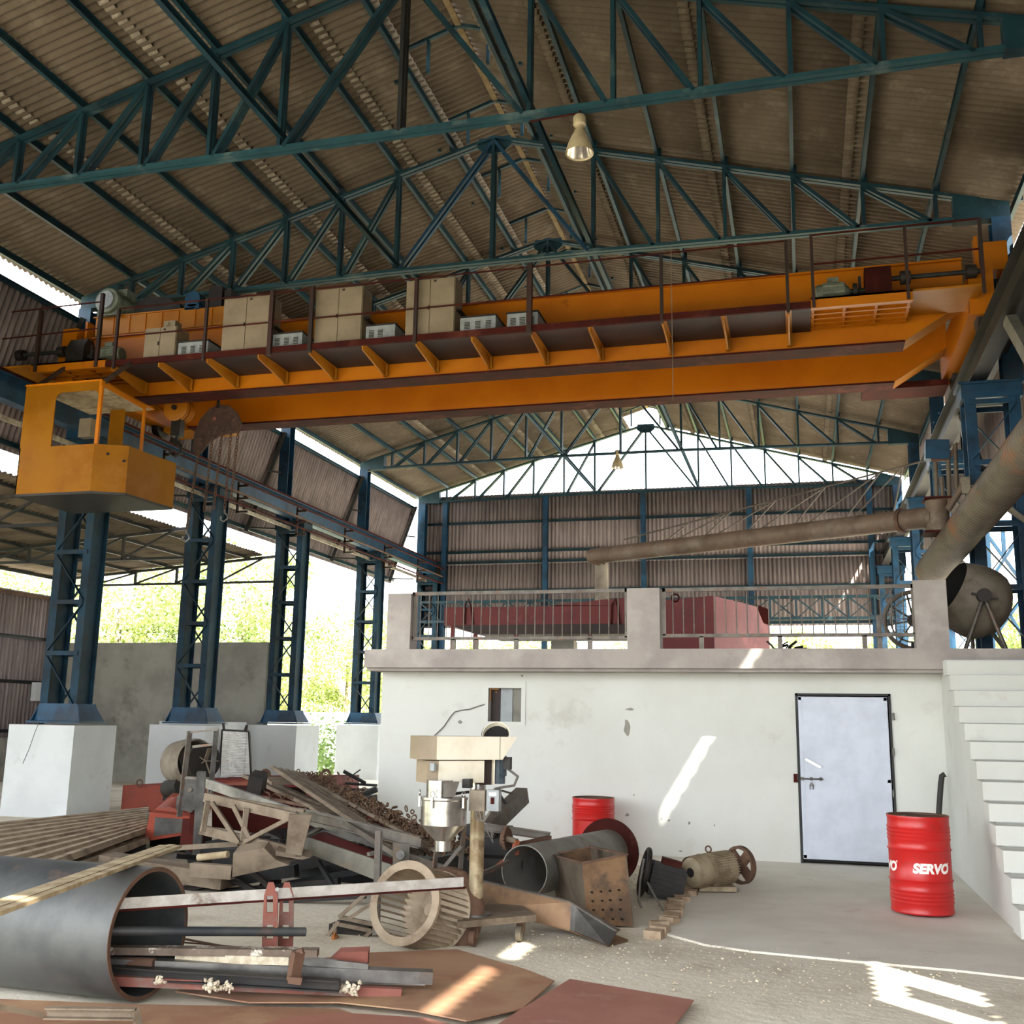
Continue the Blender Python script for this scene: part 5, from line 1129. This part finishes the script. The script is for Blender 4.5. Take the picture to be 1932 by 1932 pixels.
# dark beams under the heap
rr = random.Random(12)
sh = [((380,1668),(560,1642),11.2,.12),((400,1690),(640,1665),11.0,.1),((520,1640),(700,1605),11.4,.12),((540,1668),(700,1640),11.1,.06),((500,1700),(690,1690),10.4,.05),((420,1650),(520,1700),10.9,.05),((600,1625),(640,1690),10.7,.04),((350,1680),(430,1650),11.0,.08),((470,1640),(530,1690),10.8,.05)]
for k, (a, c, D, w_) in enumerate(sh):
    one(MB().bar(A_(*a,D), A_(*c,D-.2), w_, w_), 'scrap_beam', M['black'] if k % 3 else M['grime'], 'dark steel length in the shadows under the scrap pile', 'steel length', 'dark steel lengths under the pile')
b = MB()
for i in range(60):
    p = V((rr.uniform(6.6,9.3), rr.uniform(3.0,6.2), rr.uniform(.02,.35))); a = rr.random()*6.3; L = rr.uniform(.1,.5); q = p+V((math.cos(a)*L, math.sin(a)*L, rr.uniform(-.1,.12))); q.z = max(q.z,.02)
    b.bar(p, q, rr.uniform(.02,.08), rr.uniform(.02,.1))
one(b, 'scrap_debris', M['black'], 'mixed small dark scrap filling the inside of the pile', 'scrap', kind='stuff')  # black puts the pile's inner shadows into the scrap colour
b = MB(); b.prism([V((6.2,4.2,0)),V((9.2,3.7,0)),V((9.6,5.2,0)),V((6.6,6.4,0))], (0,0,.28)); b.noise(.15,1.5); one(b, 'dark_base_mound', M['grime'], 'rubble mound coloured dark for the shade under the scrap pile', 'rubble', kind='stuff')  # dark base added in place of the shade under the pile
# far scrap beside the fourth pedestal
for k, (a, c, D, r) in enumerate((((648,1455),(690,1478),24,.04),((650,1478),(712,1482),24,.03),((640,1490),(708,1490),23.5,.03),((678,1502),(712,1488),22.5,.07),((676,1510),(712,1505),22,.07),((655,1470),(680,1452),24,.015))):
    p, q = A_(*a,D), A_(*c,D); p.z = max(p.z,.05); q.z = max(q.z,.05); one(MB().cyl(p, q, r, n=8), 'scrap_rod', M['grime'], 'grey rod in the distant scrap at the foot of the fourth pedestal', 'rod', 'distant scrap rods')
# impeller --------------------------------------------------------------
t = thing('blower_impeller', 'big round squirrel-cage blower impeller lying on its side beside the column machine', 'impeller', A_(780,1790,8.3))
f0, f1 = A_(763,1703,8.25), A_(822,1720,8.62); f0.z = max(f0.z, .335); ax = (f1-f0); L = ax.length; a_ = ax.normalized(); _, s, u = frame(f0, f1, (0,0,1)); R = .315
b = MB(); b.lathe(f0, ax, [(.02,R+.004),(-.006,R+.004),(-.006,R-.062),(.004,R-.062),(.004,R-.006),(.02,R-.006)], 56, False, closed=True); b.build('front_ring', M['sheetd'], t)
b = MB(); b.lathe(f0, ax, [(L,0),(L,R*.3),(L,R*1.02),(L+.015,R*1.02),(L+.015,0)], 56); b.lathe(f0, ax, [(L-.1,0),(L-.1,.05),(L-.02,.07),(L,.14)], 24); b.build('back_disc', M['sheetd'], t)
b = MB(); N = 38
for i in range(N):
    w = 2*pi*i/N; c = s*math.cos(w)+u*math.sin(w); c2 = s*math.cos(w+.085)+u*math.sin(w+.085)
    p0, p1 = f0+c*(R-.004), f0+c2*(R-.03); b.hexa([p0,p1,p1+c*.004,p0+c*.004,p0+ax,p1+ax,p1+ax+c*.004,p0+ax+c*.004])
b.build('blades', M['sheetd'], t)
b = MB(); b.lathe(f1+a_*.02, ax, [(0,R*.9),(.05,R*1.12),(.1,R*1.2),(.115,R*1.2),(.13,R*.6),(.15,0)], 48); b.build('cover_disc', M['rust'], t)
# small lattice bracket and gear left of the impeller
t = thing('gear_frame', 'small dark lattice frame with an orange gear in front of the pile', 'gear frame', A_(650,1790,8.6)); D = 8.75
for a, c in (((632,1742),(632,1790)),((632,1742),(700,1756)),((640,1730),(705,1744)),((640,1730),(706,1672)),((655,1735),(708,1700)),((660,1795),(702,1755)),((632,1790),(690,1798)),((600,1790),(640,1738))): MB().bar(A_(*a,D), A_(*c,D), .03, .03).build('lattice_bar', M['dust'], t)
b = MB(); b.cbox(A_(665,1768,D+.15), (.35,.2,.22)); b.build('gear_housing', M['black'], t)
b = MB(); gc = A_(630,1783,D-.1); b.lathe(gc-V((.02,0,0)), (1,.3,0), [(0,0),(0,.075),(.045,.075),(.045,0)], 20, False)
for i in range(16): w = 2*pi*i/16; d = V((-.29*math.cos(w),.96*math.cos(w),math.sin(w))); b.bar(gc+d*.07+V((.0,0,0)), gc+d*.095, .05, .016, up=(1,.3,0))
b.build('gear', mat('orange_rust', (176,112,60), (140,84,48), .7, scale=8, bump=.1), t)
MB().cyl(A_(612,1776,D-.1), A_(655,1778,D-.1), .025, n=12).build('gear_shaft', M['rust'], t)

# column machine ----------------------------------------------------------
t = thing('hopper_loader', 'cream loading machine with steel hopper on a tall column and wheeled base', 'loading machine', pZ(897,1745,0)); D = 8.62
cb0 = A_(897,1725,8.62); ct0 = V((cb0.x, cb0.y, A_(893,1500,8.62).z)); cc = lambda z: V((cb0.x, cb0.y, z))
zb_ = cb0.z
MB().cyl(cc(zb_), cc(A_(893,1482,D).z), .06, n=28).build('column_tube', mat('worn_cream_tube', (178,164,134), (140,120,90), .45, .3, scale=5, c3=(110,86,62), scale3=7, mix3=(.5,.66), bump=.06), t)
MB().cyl(cc(A_(895,1495,D).z), cc(A_(893,1472,D).z), .065, n=28).build('column_collar', M['bright'], t)
b = MB(); P = [A_(862,1740,8.2), A_(1012,1722,8.5), A_(940,1712,9.1), A_(895,1716,9.2)]
zc = .16; P = [pZ(862,1752,zc), pZ(1012,1738,zc), pZ(975,1712,zc), pZ(870,1722,zc)]
b.prism(P, (0,0,.05)); b.build('base_frame', M['dust'], t)
MB().cyl(cc(.2), cc(.225), .13, n=24).build('base_flange', M['steel'], t)
for k, (x, y) in enumerate(((892,1786),(980,1776),(868,1755),(1000,1748))):
    p = pZ(x, y, 0) if k < 2 else P[3 if k == 2 else 2]*1; p = V((p.x, p.y, .065))
    if k < 2: b = MB(); b.cyl(p-V((.022,0,0)), p+V((.022,0,0)), .062, n=22); c_ = b.build('caster', M['rust'] if k == 0 else M['mixer'], t); MB().bar(p+V((0,.03,.0)), V((p.x, p.y+.05, .19)), .07, .02).build('fork', M['rust'], c_)
# top housings
def box3(px, D, dep, name, mt, skew=0):
    (x0,y0),(x1,y1),(x2,y2),(x3,y3) = px; b = MB(); P = [A_(x,y,D) for x, y in px]; b.prism(P[::-1], V(((-.12)*dep, dep, 0))); return b.build(name, mt, t)
# oriented frame: boom direction along x (px right) with slight depth
eL_, eR_ = A_(825,1410,8.45), A_(950,1406,8.7); bd = (eR_-eL_); bd.z = 0; L = bd.length; bd.normalize(); nd = V((-bd.y, bd.x, 0))
def obox(a, c, z0, z1, w0, w1):  # along bd from a..c, across nd w0..w1
    o = V((eL_.x, eL_.y, 0)); pts = [o+bd*a+nd*w0, o+bd*c+nd*w0, o+bd*c+nd*w1, o+bd*a+nd*w1]
    return [V((p.x,p.y,z0)) for p in pts]+[V((p.x,p.y,z1)) for p in pts]
zt_, zm_, zl_ = A_(825,1389,8.5).z, A_(825,1433,8.5).z, A_(825,1472,8.5).z
b = MB(); b.hexa(obox(0,.56,zm_,zt_,0,.3)); 
# sloping nose
o = V((eL_.x, eL_.y, 0)); nose = [o+bd*.56, o+bd*.68, o+bd*.56]
b.hexa([V((p.x,p.y,z)) for p, z in ((o+bd*.55,zm_),(o+bd*.58,zm_),(o+bd*.58+nd*.3,zm_),(o+bd*.55+nd*.3,zm_),(o+bd*.55,zt_),(o+bd*.71,zt_),(o+bd*.71+nd*.3,zt_),(o+bd*.55+nd*.3,zt_))])
b.build('upper_housing', M['creamw'], t)
sidew = nd*-.26
b = MB(); b.hexa([V((p.x,p.y,z)) for z in (zm_,zt_) for p in (o+bd*-.0+nd*.005, o+bd*.0+nd*.3, o+bd*-.12+nd*.3, o+bd*-.12+nd*.06)]); b.build('end_cover', M['cream'], t)
b = MB(); b.hexa(obox(.03,.43,zl_-.02,zm_-.008,.03,.3)); b.build('lower_housing', M['creamw'], t)
b = MB(); b.hexa([V((p.x,p.y,z)) for z in (zl_-.02,zm_-.008) for p in (o+bd*.03+nd*.035, o+bd*.03+nd*.3, o+bd*-.06+nd*.3, o+bd*-.06+nd*.06)]); b.build('lower_end_cover', M['cream'], t)
p = A_(817,1447,8.42); MB().cbox(V((p.x,p.y,p.z)), (.055,.02,.06), Matrix.Rotation(-.6,3,'Z')).build('nameplate', M['greybox'], t)
b = MB(); c = o+bd*.6+nd*.17; b.lathe(V((c.x,c.y,zt_-.005)), V((.15,-.9,.55)), [(-.05,.11),(.05,.118),(.05,.112),(-.05,.104)], 32); b.build('inlet_spout', M['creamw'], t)
b = MB(); c = o+bd*.6+nd*.2; b.lathe(V((c.x,c.y,zt_-.005)), V((.15,-.9,.55)), [(.02,0),(.02,.112),(.045,.112)], 32); b.build('spout_inside', M['dark'], t)
b = MB(); b.hexa(obox(.43,.52,zl_-.04,zm_,.08,.28)); b.build('gear_case', M['darkox'], t); b = MB(); b.hexa(obox(.52,.535,zl_-.04,zm_+.02,.05,.28)); b.build('mount_plate', M['creamw'], t)
b = MB(); c = o+bd*.535+nd*.17; a0 = V((c.x,c.y,A_(955,1450,8.6).z)); 
mz0, mz1 = A_(960,1481,8.6).z, A_(960,1425,8.6).z; cm = o+bd*.6+nd*.15; b.cyl((cm.x,cm.y,mz0),(cm.x,cm.y,mz1),.07,n=24)
for i in range(16): w = 2*pi*i/16; b.cbox((cm.x+.074*math.cos(w), cm.y+.074*math.sin(w), (mz0*.4+mz1*.6)), (.014,.014,.16), Matrix.Rotation(w,3,'Z'))
b.build('motor', mat('motor_blue_grey', (84,98,108), (66,78,88), .45, scale=6), t)
MB().cbox((cm.x+.095, cm.y-.02, mz1-.07), (.06,.07,.1)).build('terminal_box', M['black'], t)
MB().tube([V((cm.x+.1,cm.y,mz1-.12)), A_(977,1465,8.6), A_(970,1482,8.55), A_(950,1485,8.5), A_(935,1488,8.45), A_(930,1495,8.4)], .011, 8).build('power_cable', M['cable'], t)
b = MB(); p = A_(932,1510,8.35); b.cbox(p, (.1,.08,.16)); b.build('switch_box', M['greybox'], t); MB().cbox(p+V((0,-.043,.0)), (.028,.01,.05)).build('switch', M['oxide'], t); MB().cbox(p+V((0,-.042,.05)), (.06,.006,.025)).build('switch_label', M['letter'], t)
p = A_(903,1510,8.45); MB().cbox(p, (.13,.1,.16)).build('bracket_block', M['seam'], t)
b = MB()
for k in range(3): b.tube([A_(897+k*8,1528,8.4), A_(900+k*7,1545,8.38), A_(912,1550,8.36), A_(926,1530,8.36)], .009, 6)
b.tube([A_(918,1552,8.4), A_(920,1570,8.4), A_(930,1590,8.4), A_(925,1560,8.42), A_(932,1575,8.42)], .004, 5); b.build('cable_loops', M['cable'], t)
# hopper
hc = A_(837,1545,8.35); hz = lambda y: A_(837,y,8.35).z; c = V((hc.x,hc.y,0)); r = .182
MB().lathe(c, (0,0,1), [(hz(1604),.066),(hz(1585),.066),(hz(1584),.07),(hz(1558),.17),(hz(1555),r),(hz(1510),r),(hz(1508),r+.008),(hz(1504),r+.008),(hz(1504),0)], 44).build('hopper_bowl', M['bright'], t)
MB().cyl(c+V((-.04,0,hz(1504))), c+V((-.04,0,hz(1473))), .105, n=28).build('hopper_neck', M['bright'], t)
b = MB(); q0 = c+V((.02,-.09,hz(1503))); b.prism([A_(836,1478,8.2),A_(866,1478,8.2),A_(858,1503,8.2),A_(836,1505,8.2)][::-1], CF*.06); b.build('sight_flap', M['steel'], t)
for w in (-2.9, -1.75, -.35):
    d = V((math.cos(w), math.sin(w), 0)); p = c+d*(r+.012)+V((0,0,hz(1508))); b = MB(); b.bar(p+V((0,0,-.06)), p+V((0,0,.02)), .018); b.torus(p+V((0,0,.045)), d, .022, .005, 14, 6); b.build('clamp', M['bright'], t)
b = MB(); b.bar(A_(855,1498,8.45), A_(885,1494,8.5), .03, .02); b.cbox(A_(882,1478,8.5), (.06,.1,.07)); b.build('arm', M['black'], t)
# stand under hopper
t2 = thing('pipe_stand', 'grey angle-iron stand under the steel hopper outlet', 'stand', A_(850,1700,8.9)); 
for a, c in (((824,1600),(817,1660)),((876,1555),(868,1645)),((820,1655),(868,1645)),((835,1640),(872,1595)),((820,1605),(874,1560)),((800,1660),(880,1648)),((812,1650),(800,1700)),((882,1650),(890,1700))): MB().bar(A_(*a,8.95), A_(*c,8.95), .035, .03).build('stand_bar', M['rail'], t2)
# chute behind the column
t = thing('scrap_chute', 'grey-brown channel chute leaning up against the white wall behind the column', 'chute', A_(950,1560,11.5)); 
b = MB(); b.chan(A_(918,1565,11.0), A_(986,1500,11.8), .14, .17, .012, f=-1); b.build('chute_channel', M['rail'], t)
MB().bar(A_(940,1490,11.5), A_(984,1502,11.8), .02).build('brace', M['rail'], t); MB().bar(A_(940,1495,11.4), A_(955,1520,11.4), .03).build('brace', M['black'], t)
t = thing('conveyor_drive', 'rusty sprocket drive frame between the column machine and the grey pipe', 'drive frame', A_(960,1640,10.6)); D = 10.9
MB().chan(A_(915,1560,D), A_(1038,1578,D), .06, .08, .01).build('frame_rail', M['rail'], t); MB().bar(A_(970,1600,D-.3), A_(1038,1585,D), .05, .09).build('frame_rail', M['rust'], t); MB().bar(A_(1036,1578,D), A_(1036,1592,D), .05).build('frame_rail', M['rust'], t)
b = MB(); sc_ = A_(951,1580,D-.2); b.lathe(sc_, (1,-.2,-.1), [(0,0),(0,.1),(.04,.1),(.04,0)], 22, False)
for i in range(18): w = 2*pi*i/18; b.cbox(sc_+V((.02,math.cos(w)*.11,math.sin(w)*.11)), (.03,.02,.02))
b.build('sprocket', M['rust'], t); MB().cyl(sc_, A_(975,1588,D-.3), .03, n=12).build('axle', M['dust'], t)
b = MB(); b.tube([A_(972,1592,D-.4), A_(968,1605,D-.4), A_(955,1622,D-.5), A_(930,1640,D-.6), A_(912,1646,D-.6)], .022, 8); b.bar(A_(976,1586,D-.4), A_(974,1612,D-.4), .04); b.build('orange_arm', mat('orange_arm_rust', (160,88,60), (124,70,52), .7, scale=6, bump=.1), t)
b = MB(); MB().bar(A_(905,1650,9.6), A_(960,1625,10), .03).build('strut', M['rail'], t); b.cbox(A_(930,1640,10.9), (.7,.3,.25)); b.build('dark_casting', M['black'], t); MB().cbox(A_(920,1585,11.2), (.5,.2,.3)).build('dark_box', M['black'], t)
# grey flanged pipe ---------------------------------------------------------
t = thing('flanged_pipe', 'short grey pipe with a wide brown flange lying before the plain red drum', 'flanged pipe', pZ(1000,1700,0))
p0 = A_(989,1644,10.2); p0.z = max(p0.z, .25); p1 = A_(1150,1600,12.3); p1.z = .3; MB().pipe(p0, p1, .245, .235, 40).build('pipe_wall', mat('grey_sheet_pipe', (140,138,132), (120,118,112), .55, .3, scale=3, c3=(110,94,80), scale3=2), t)
d_ = (p1-p0).normalized(); MB().lathe(p1-d_*.05, d_, [(0,.24),(0,.37),(.02,.37),(.02,.24)], 40, closed=True).build('flange', M['oxide'], t)
# burnt box
t = thing('burnt_box', 'open-topped scorched steel box with tiny holes in its front', 'steel box', pZ(1150,1755,0)); 
B0, B1, B2 = pZ(1108,1745,0), pZ(1196,1748,0), pZ(1050,1700,0)
B3 = B1+(B2-B0)
ztp = [A_(1098,1628,(B0-CP).dot(CF)).z, A_(1182,1610,(B1-CP).dot(CF)).z]; T0 = A_(1098,1628,(B0-CP).dot(CF)); T1 = A_(1182,1612,(B1-CP).dot(CF)); T2 = A_(1040,1612,(B2-CP).dot(CF)-.1); T3 = T1+(T2-T0)
def quadw(b, a, c, c2, a2, th=.012):
    n = (c-a).cross(a2-a).normalized()*-th; b.hexa([a, c, c+n, a+n, a2, c2, c2+n, a2+n])
for nm, (a, c, c2, a2) in zip(('front_panel','side_panel','side_panel','back_panel'), ((B0,B1,T1,T0),(B2,B0,T0,T2),(B1,B3,T3,T1),(B3,B2,T2,T3))):
    b = MB(); quadw(b, a, c, c2, a2); b.build(nm, M['brownbox'] if nm != 'side_panel' else mat('smoked_steel_side', (124,112,98), (96,84,72), .5, .4, scale=3, c3=(70,62,54), scale3=2), t)
b = MB()
for a, c in ((T0,T1),(T1,T3),(T3,T2),(T2,T0)): b.bar(a, c, .035, .014)
b.build('top_rim', M['rust'], t)
b = MB(); rr = random.Random(21)
for i in range(4):
    for j in range(4): p = B0.lerp(B1,.15+.2*i+rr.uniform(-.02,.02)).lerp(T0.lerp(T1,.15+.2*i), .1+.14*j); b.cyl(p+V((.012,-.012,0)), p+V((-.008,.01,0)), .009, n=8)
b.build('hole', M['dark'], t, kind='stuff')
# smoke chute in front
t = thing('bent_tray', 'long scorched bent channel tray on the floor in front of the box', 'channel tray', pZ(1080,1770,0))
P = [A_(905,1662,9.35), A_(1078,1702,8.95), A_(1166,1757,8.6)]; Bm = [A_(905,1712,9.2), A_(1075,1757,8.85), A_(1146,1787,8.5)]
bk_ = V((.12,.3,.0))
for k in range(2):
    b = MB(); b.hexa([Bm[k],Bm[k+1],Bm[k+1]+V((0,.012,0)),Bm[k]+V((0,.012,0)),P[k],P[k+1],P[k+1]+V((0,.012,0)),P[k]+V((0,.012,0))]); b.build('tray_side', M['brownbox'] if k == 0 else M['steel'], t)
    b = MB(); b.hexa([Bm[k],Bm[k+1],Bm[k+1]+bk_,Bm[k]+bk_,Bm[k]+V((0,0,.01)),Bm[k+1]+V((0,0,.01)),Bm[k+1]+bk_+V((0,0,.01)),Bm[k]+bk_+V((0,0,.01))]); b.build('tray_floor', M['brownbox'], t)
    b = MB(); b.bar(P[k]+V((0,.02,0)), P[k+1]+V((0,.02,0)), .05, .012); b.build('tray_lip', M['rail'], t)
# black motor with flywheel
t = thing('black_motor', 'tilted black finned motor with a dark spoked flywheel', 'motor', pZ(1250,1705,0)); D = 10.9
fc = A_(1216,1645,D); axm = V((1,.25,-.25)).normalized()
b = MB(); b.torus(fc, axm, .225, .028, 36, 8); b.cyl(fc-axm*.04, fc+axm*.05, .06, n=20)
_, s, u = frame(fc, fc+axm, (0,0,1))
for k in range(4): w = pi/4+pi*k/2; b.bar(fc, fc+(s*math.cos(w)+u*math.sin(w))*.21, .06, .02, up=axm)
b.build('flywheel', M['black'], t)
b = MB(); c = A_(1256,1664,D+.1); rm = axm.to_track_quat('X','Z').to_matrix(); b.cbox(c, (.36,.3,.3), rm)
for k in range(6): b.cbox(c+rm@V((0,-.16,-.13+.05*k)), (.34,.03,.015), rm); b.cbox(c+rm@V((0,-.13+.05*k,.16)), (.34,.015,.03), rm)
b.build('motor_body', M['black'], t)
MB().cbox(c+rm@V((.02,.02,.2)), (.2,.16,.07), rm).build('terminal_box', M['oxide'], t)
MB().tube([A_(1215,1620,D-.4), A_(1208,1660,D-.45), A_(1205,1700,D-.5), A_(1215,1725,D-.6), A_(1245,1728,D-.7), A_(1250,1715,D-.7), A_(1235,1690,D-.6), A_(1222,1665,D-.5)], .011, 7).build('loose_cable', M['cable'], t)
# tan motor
t = thing('tan_motor', 'dusty tan electric motor with lifting eye and holed brown pulley', 'motor', pZ(1330,1692,0)); D = 11.35
e0, e1 = A_(1303,1655,D-.1), A_(1378,1644,D+.25); e0.z = .21; e1.z = .235; am = (e1-e0); L = am.length; R = .165
b = MB(); b.lathe(e0, am, [(0,0),(0,.05),(-.0,.12),(.02,R-.01),(.06,R),(L-.04,R),(L,R-.04),(L,0)], 32); b.lathe(e0+am*.0, am, [(.0,R*1.0),(.17,R*1.08),(.17,R*.98)], 32)
_, s, u = frame(e0, e1, (0,0,1))
for i in range(40):
    w = 2*pi*i/40; d = s*math.cos(w)+u*math.sin(w); b.bar(e0+am*.42+d*(R+.004), e0+am*.95+d*(R+.004), .008, .018, up=d)
b.cbox((e0+am*.6)+V((0,-.02,-.185)), (.4,.3,.05), Matrix.Rotation(.3,3,'Z')); b.build('motor_body', M['mgreen'] if False else mat('dusty_tan_motor', (164,150,124), (132,116,92), .7, .1, scale=5, c3=(112,96,78), scale3=4, bump=.1), t)
MB().cyl(e0-am*.01, e0+am*.02, .05, n=18).build('fan_inlet', M['black'], t)
MB().torus(e0+am*.45+V((0,0,R+.05)), (.3,1,0), .032, .009, 18, 7).build('lifting_eye', M['rust'], t)
pc = e1+am*.22; b = MB(); pr_ = [(0,.205),(.06,.205),(.06,.175),(0,.175)]; b.lathe(pc, am, pr_, 36, closed=True); b.lathe(pc, am, [(0,0),(0,.06),(.06,.06),(.06,0)], 20)
for k in range(4): w = pi/4+pi*k/2; b.bar(pc+am.normalized()*.03+(s*math.cos(w)+u*math.sin(w))*.03, pc+am.normalized()*.03+(s*math.cos(w)+u*math.sin(w))*.18, .11, .03, up=am)
b.build('pulley', M['rust'], t); MB().cyl(e1, pc, .03).build('shaft', M['steel'], t)

# ================================================================ LIGHT
w = bpy.data.worlds.new('sky'); SC.world = w; w.use_nodes = True
bgn = w.node_tree.nodes['Background']; bgn.inputs[0].default_value = (.93,.96,1,1); bgn.inputs[1].default_value = 3.4
sd = bpy.data.lights.new('sun', 'SUN'); sd.energy = 12; sd.angle = .009; sd.color = (1,.93,.8)
so = bpy.data.objects.new('sun', sd); COL.objects.link(so); so.rotation_euler = V((.61,-.67,1)).to_track_quat('Z', 'Y').to_euler()
vs = SC.view_settings; vs.view_transform = 'Standard'; vs.look = 'None'; vs.exposure = 1.02; vs.gamma = 1; vs.use_curve_mapping = False
SC.cycles.max_bounces = 10; SC.cycles.diffuse_bounces = 6
SC.cycles.sample_clamp_indirect = 6
try: SC.cycles.use_denoising = True
except Exception: pass
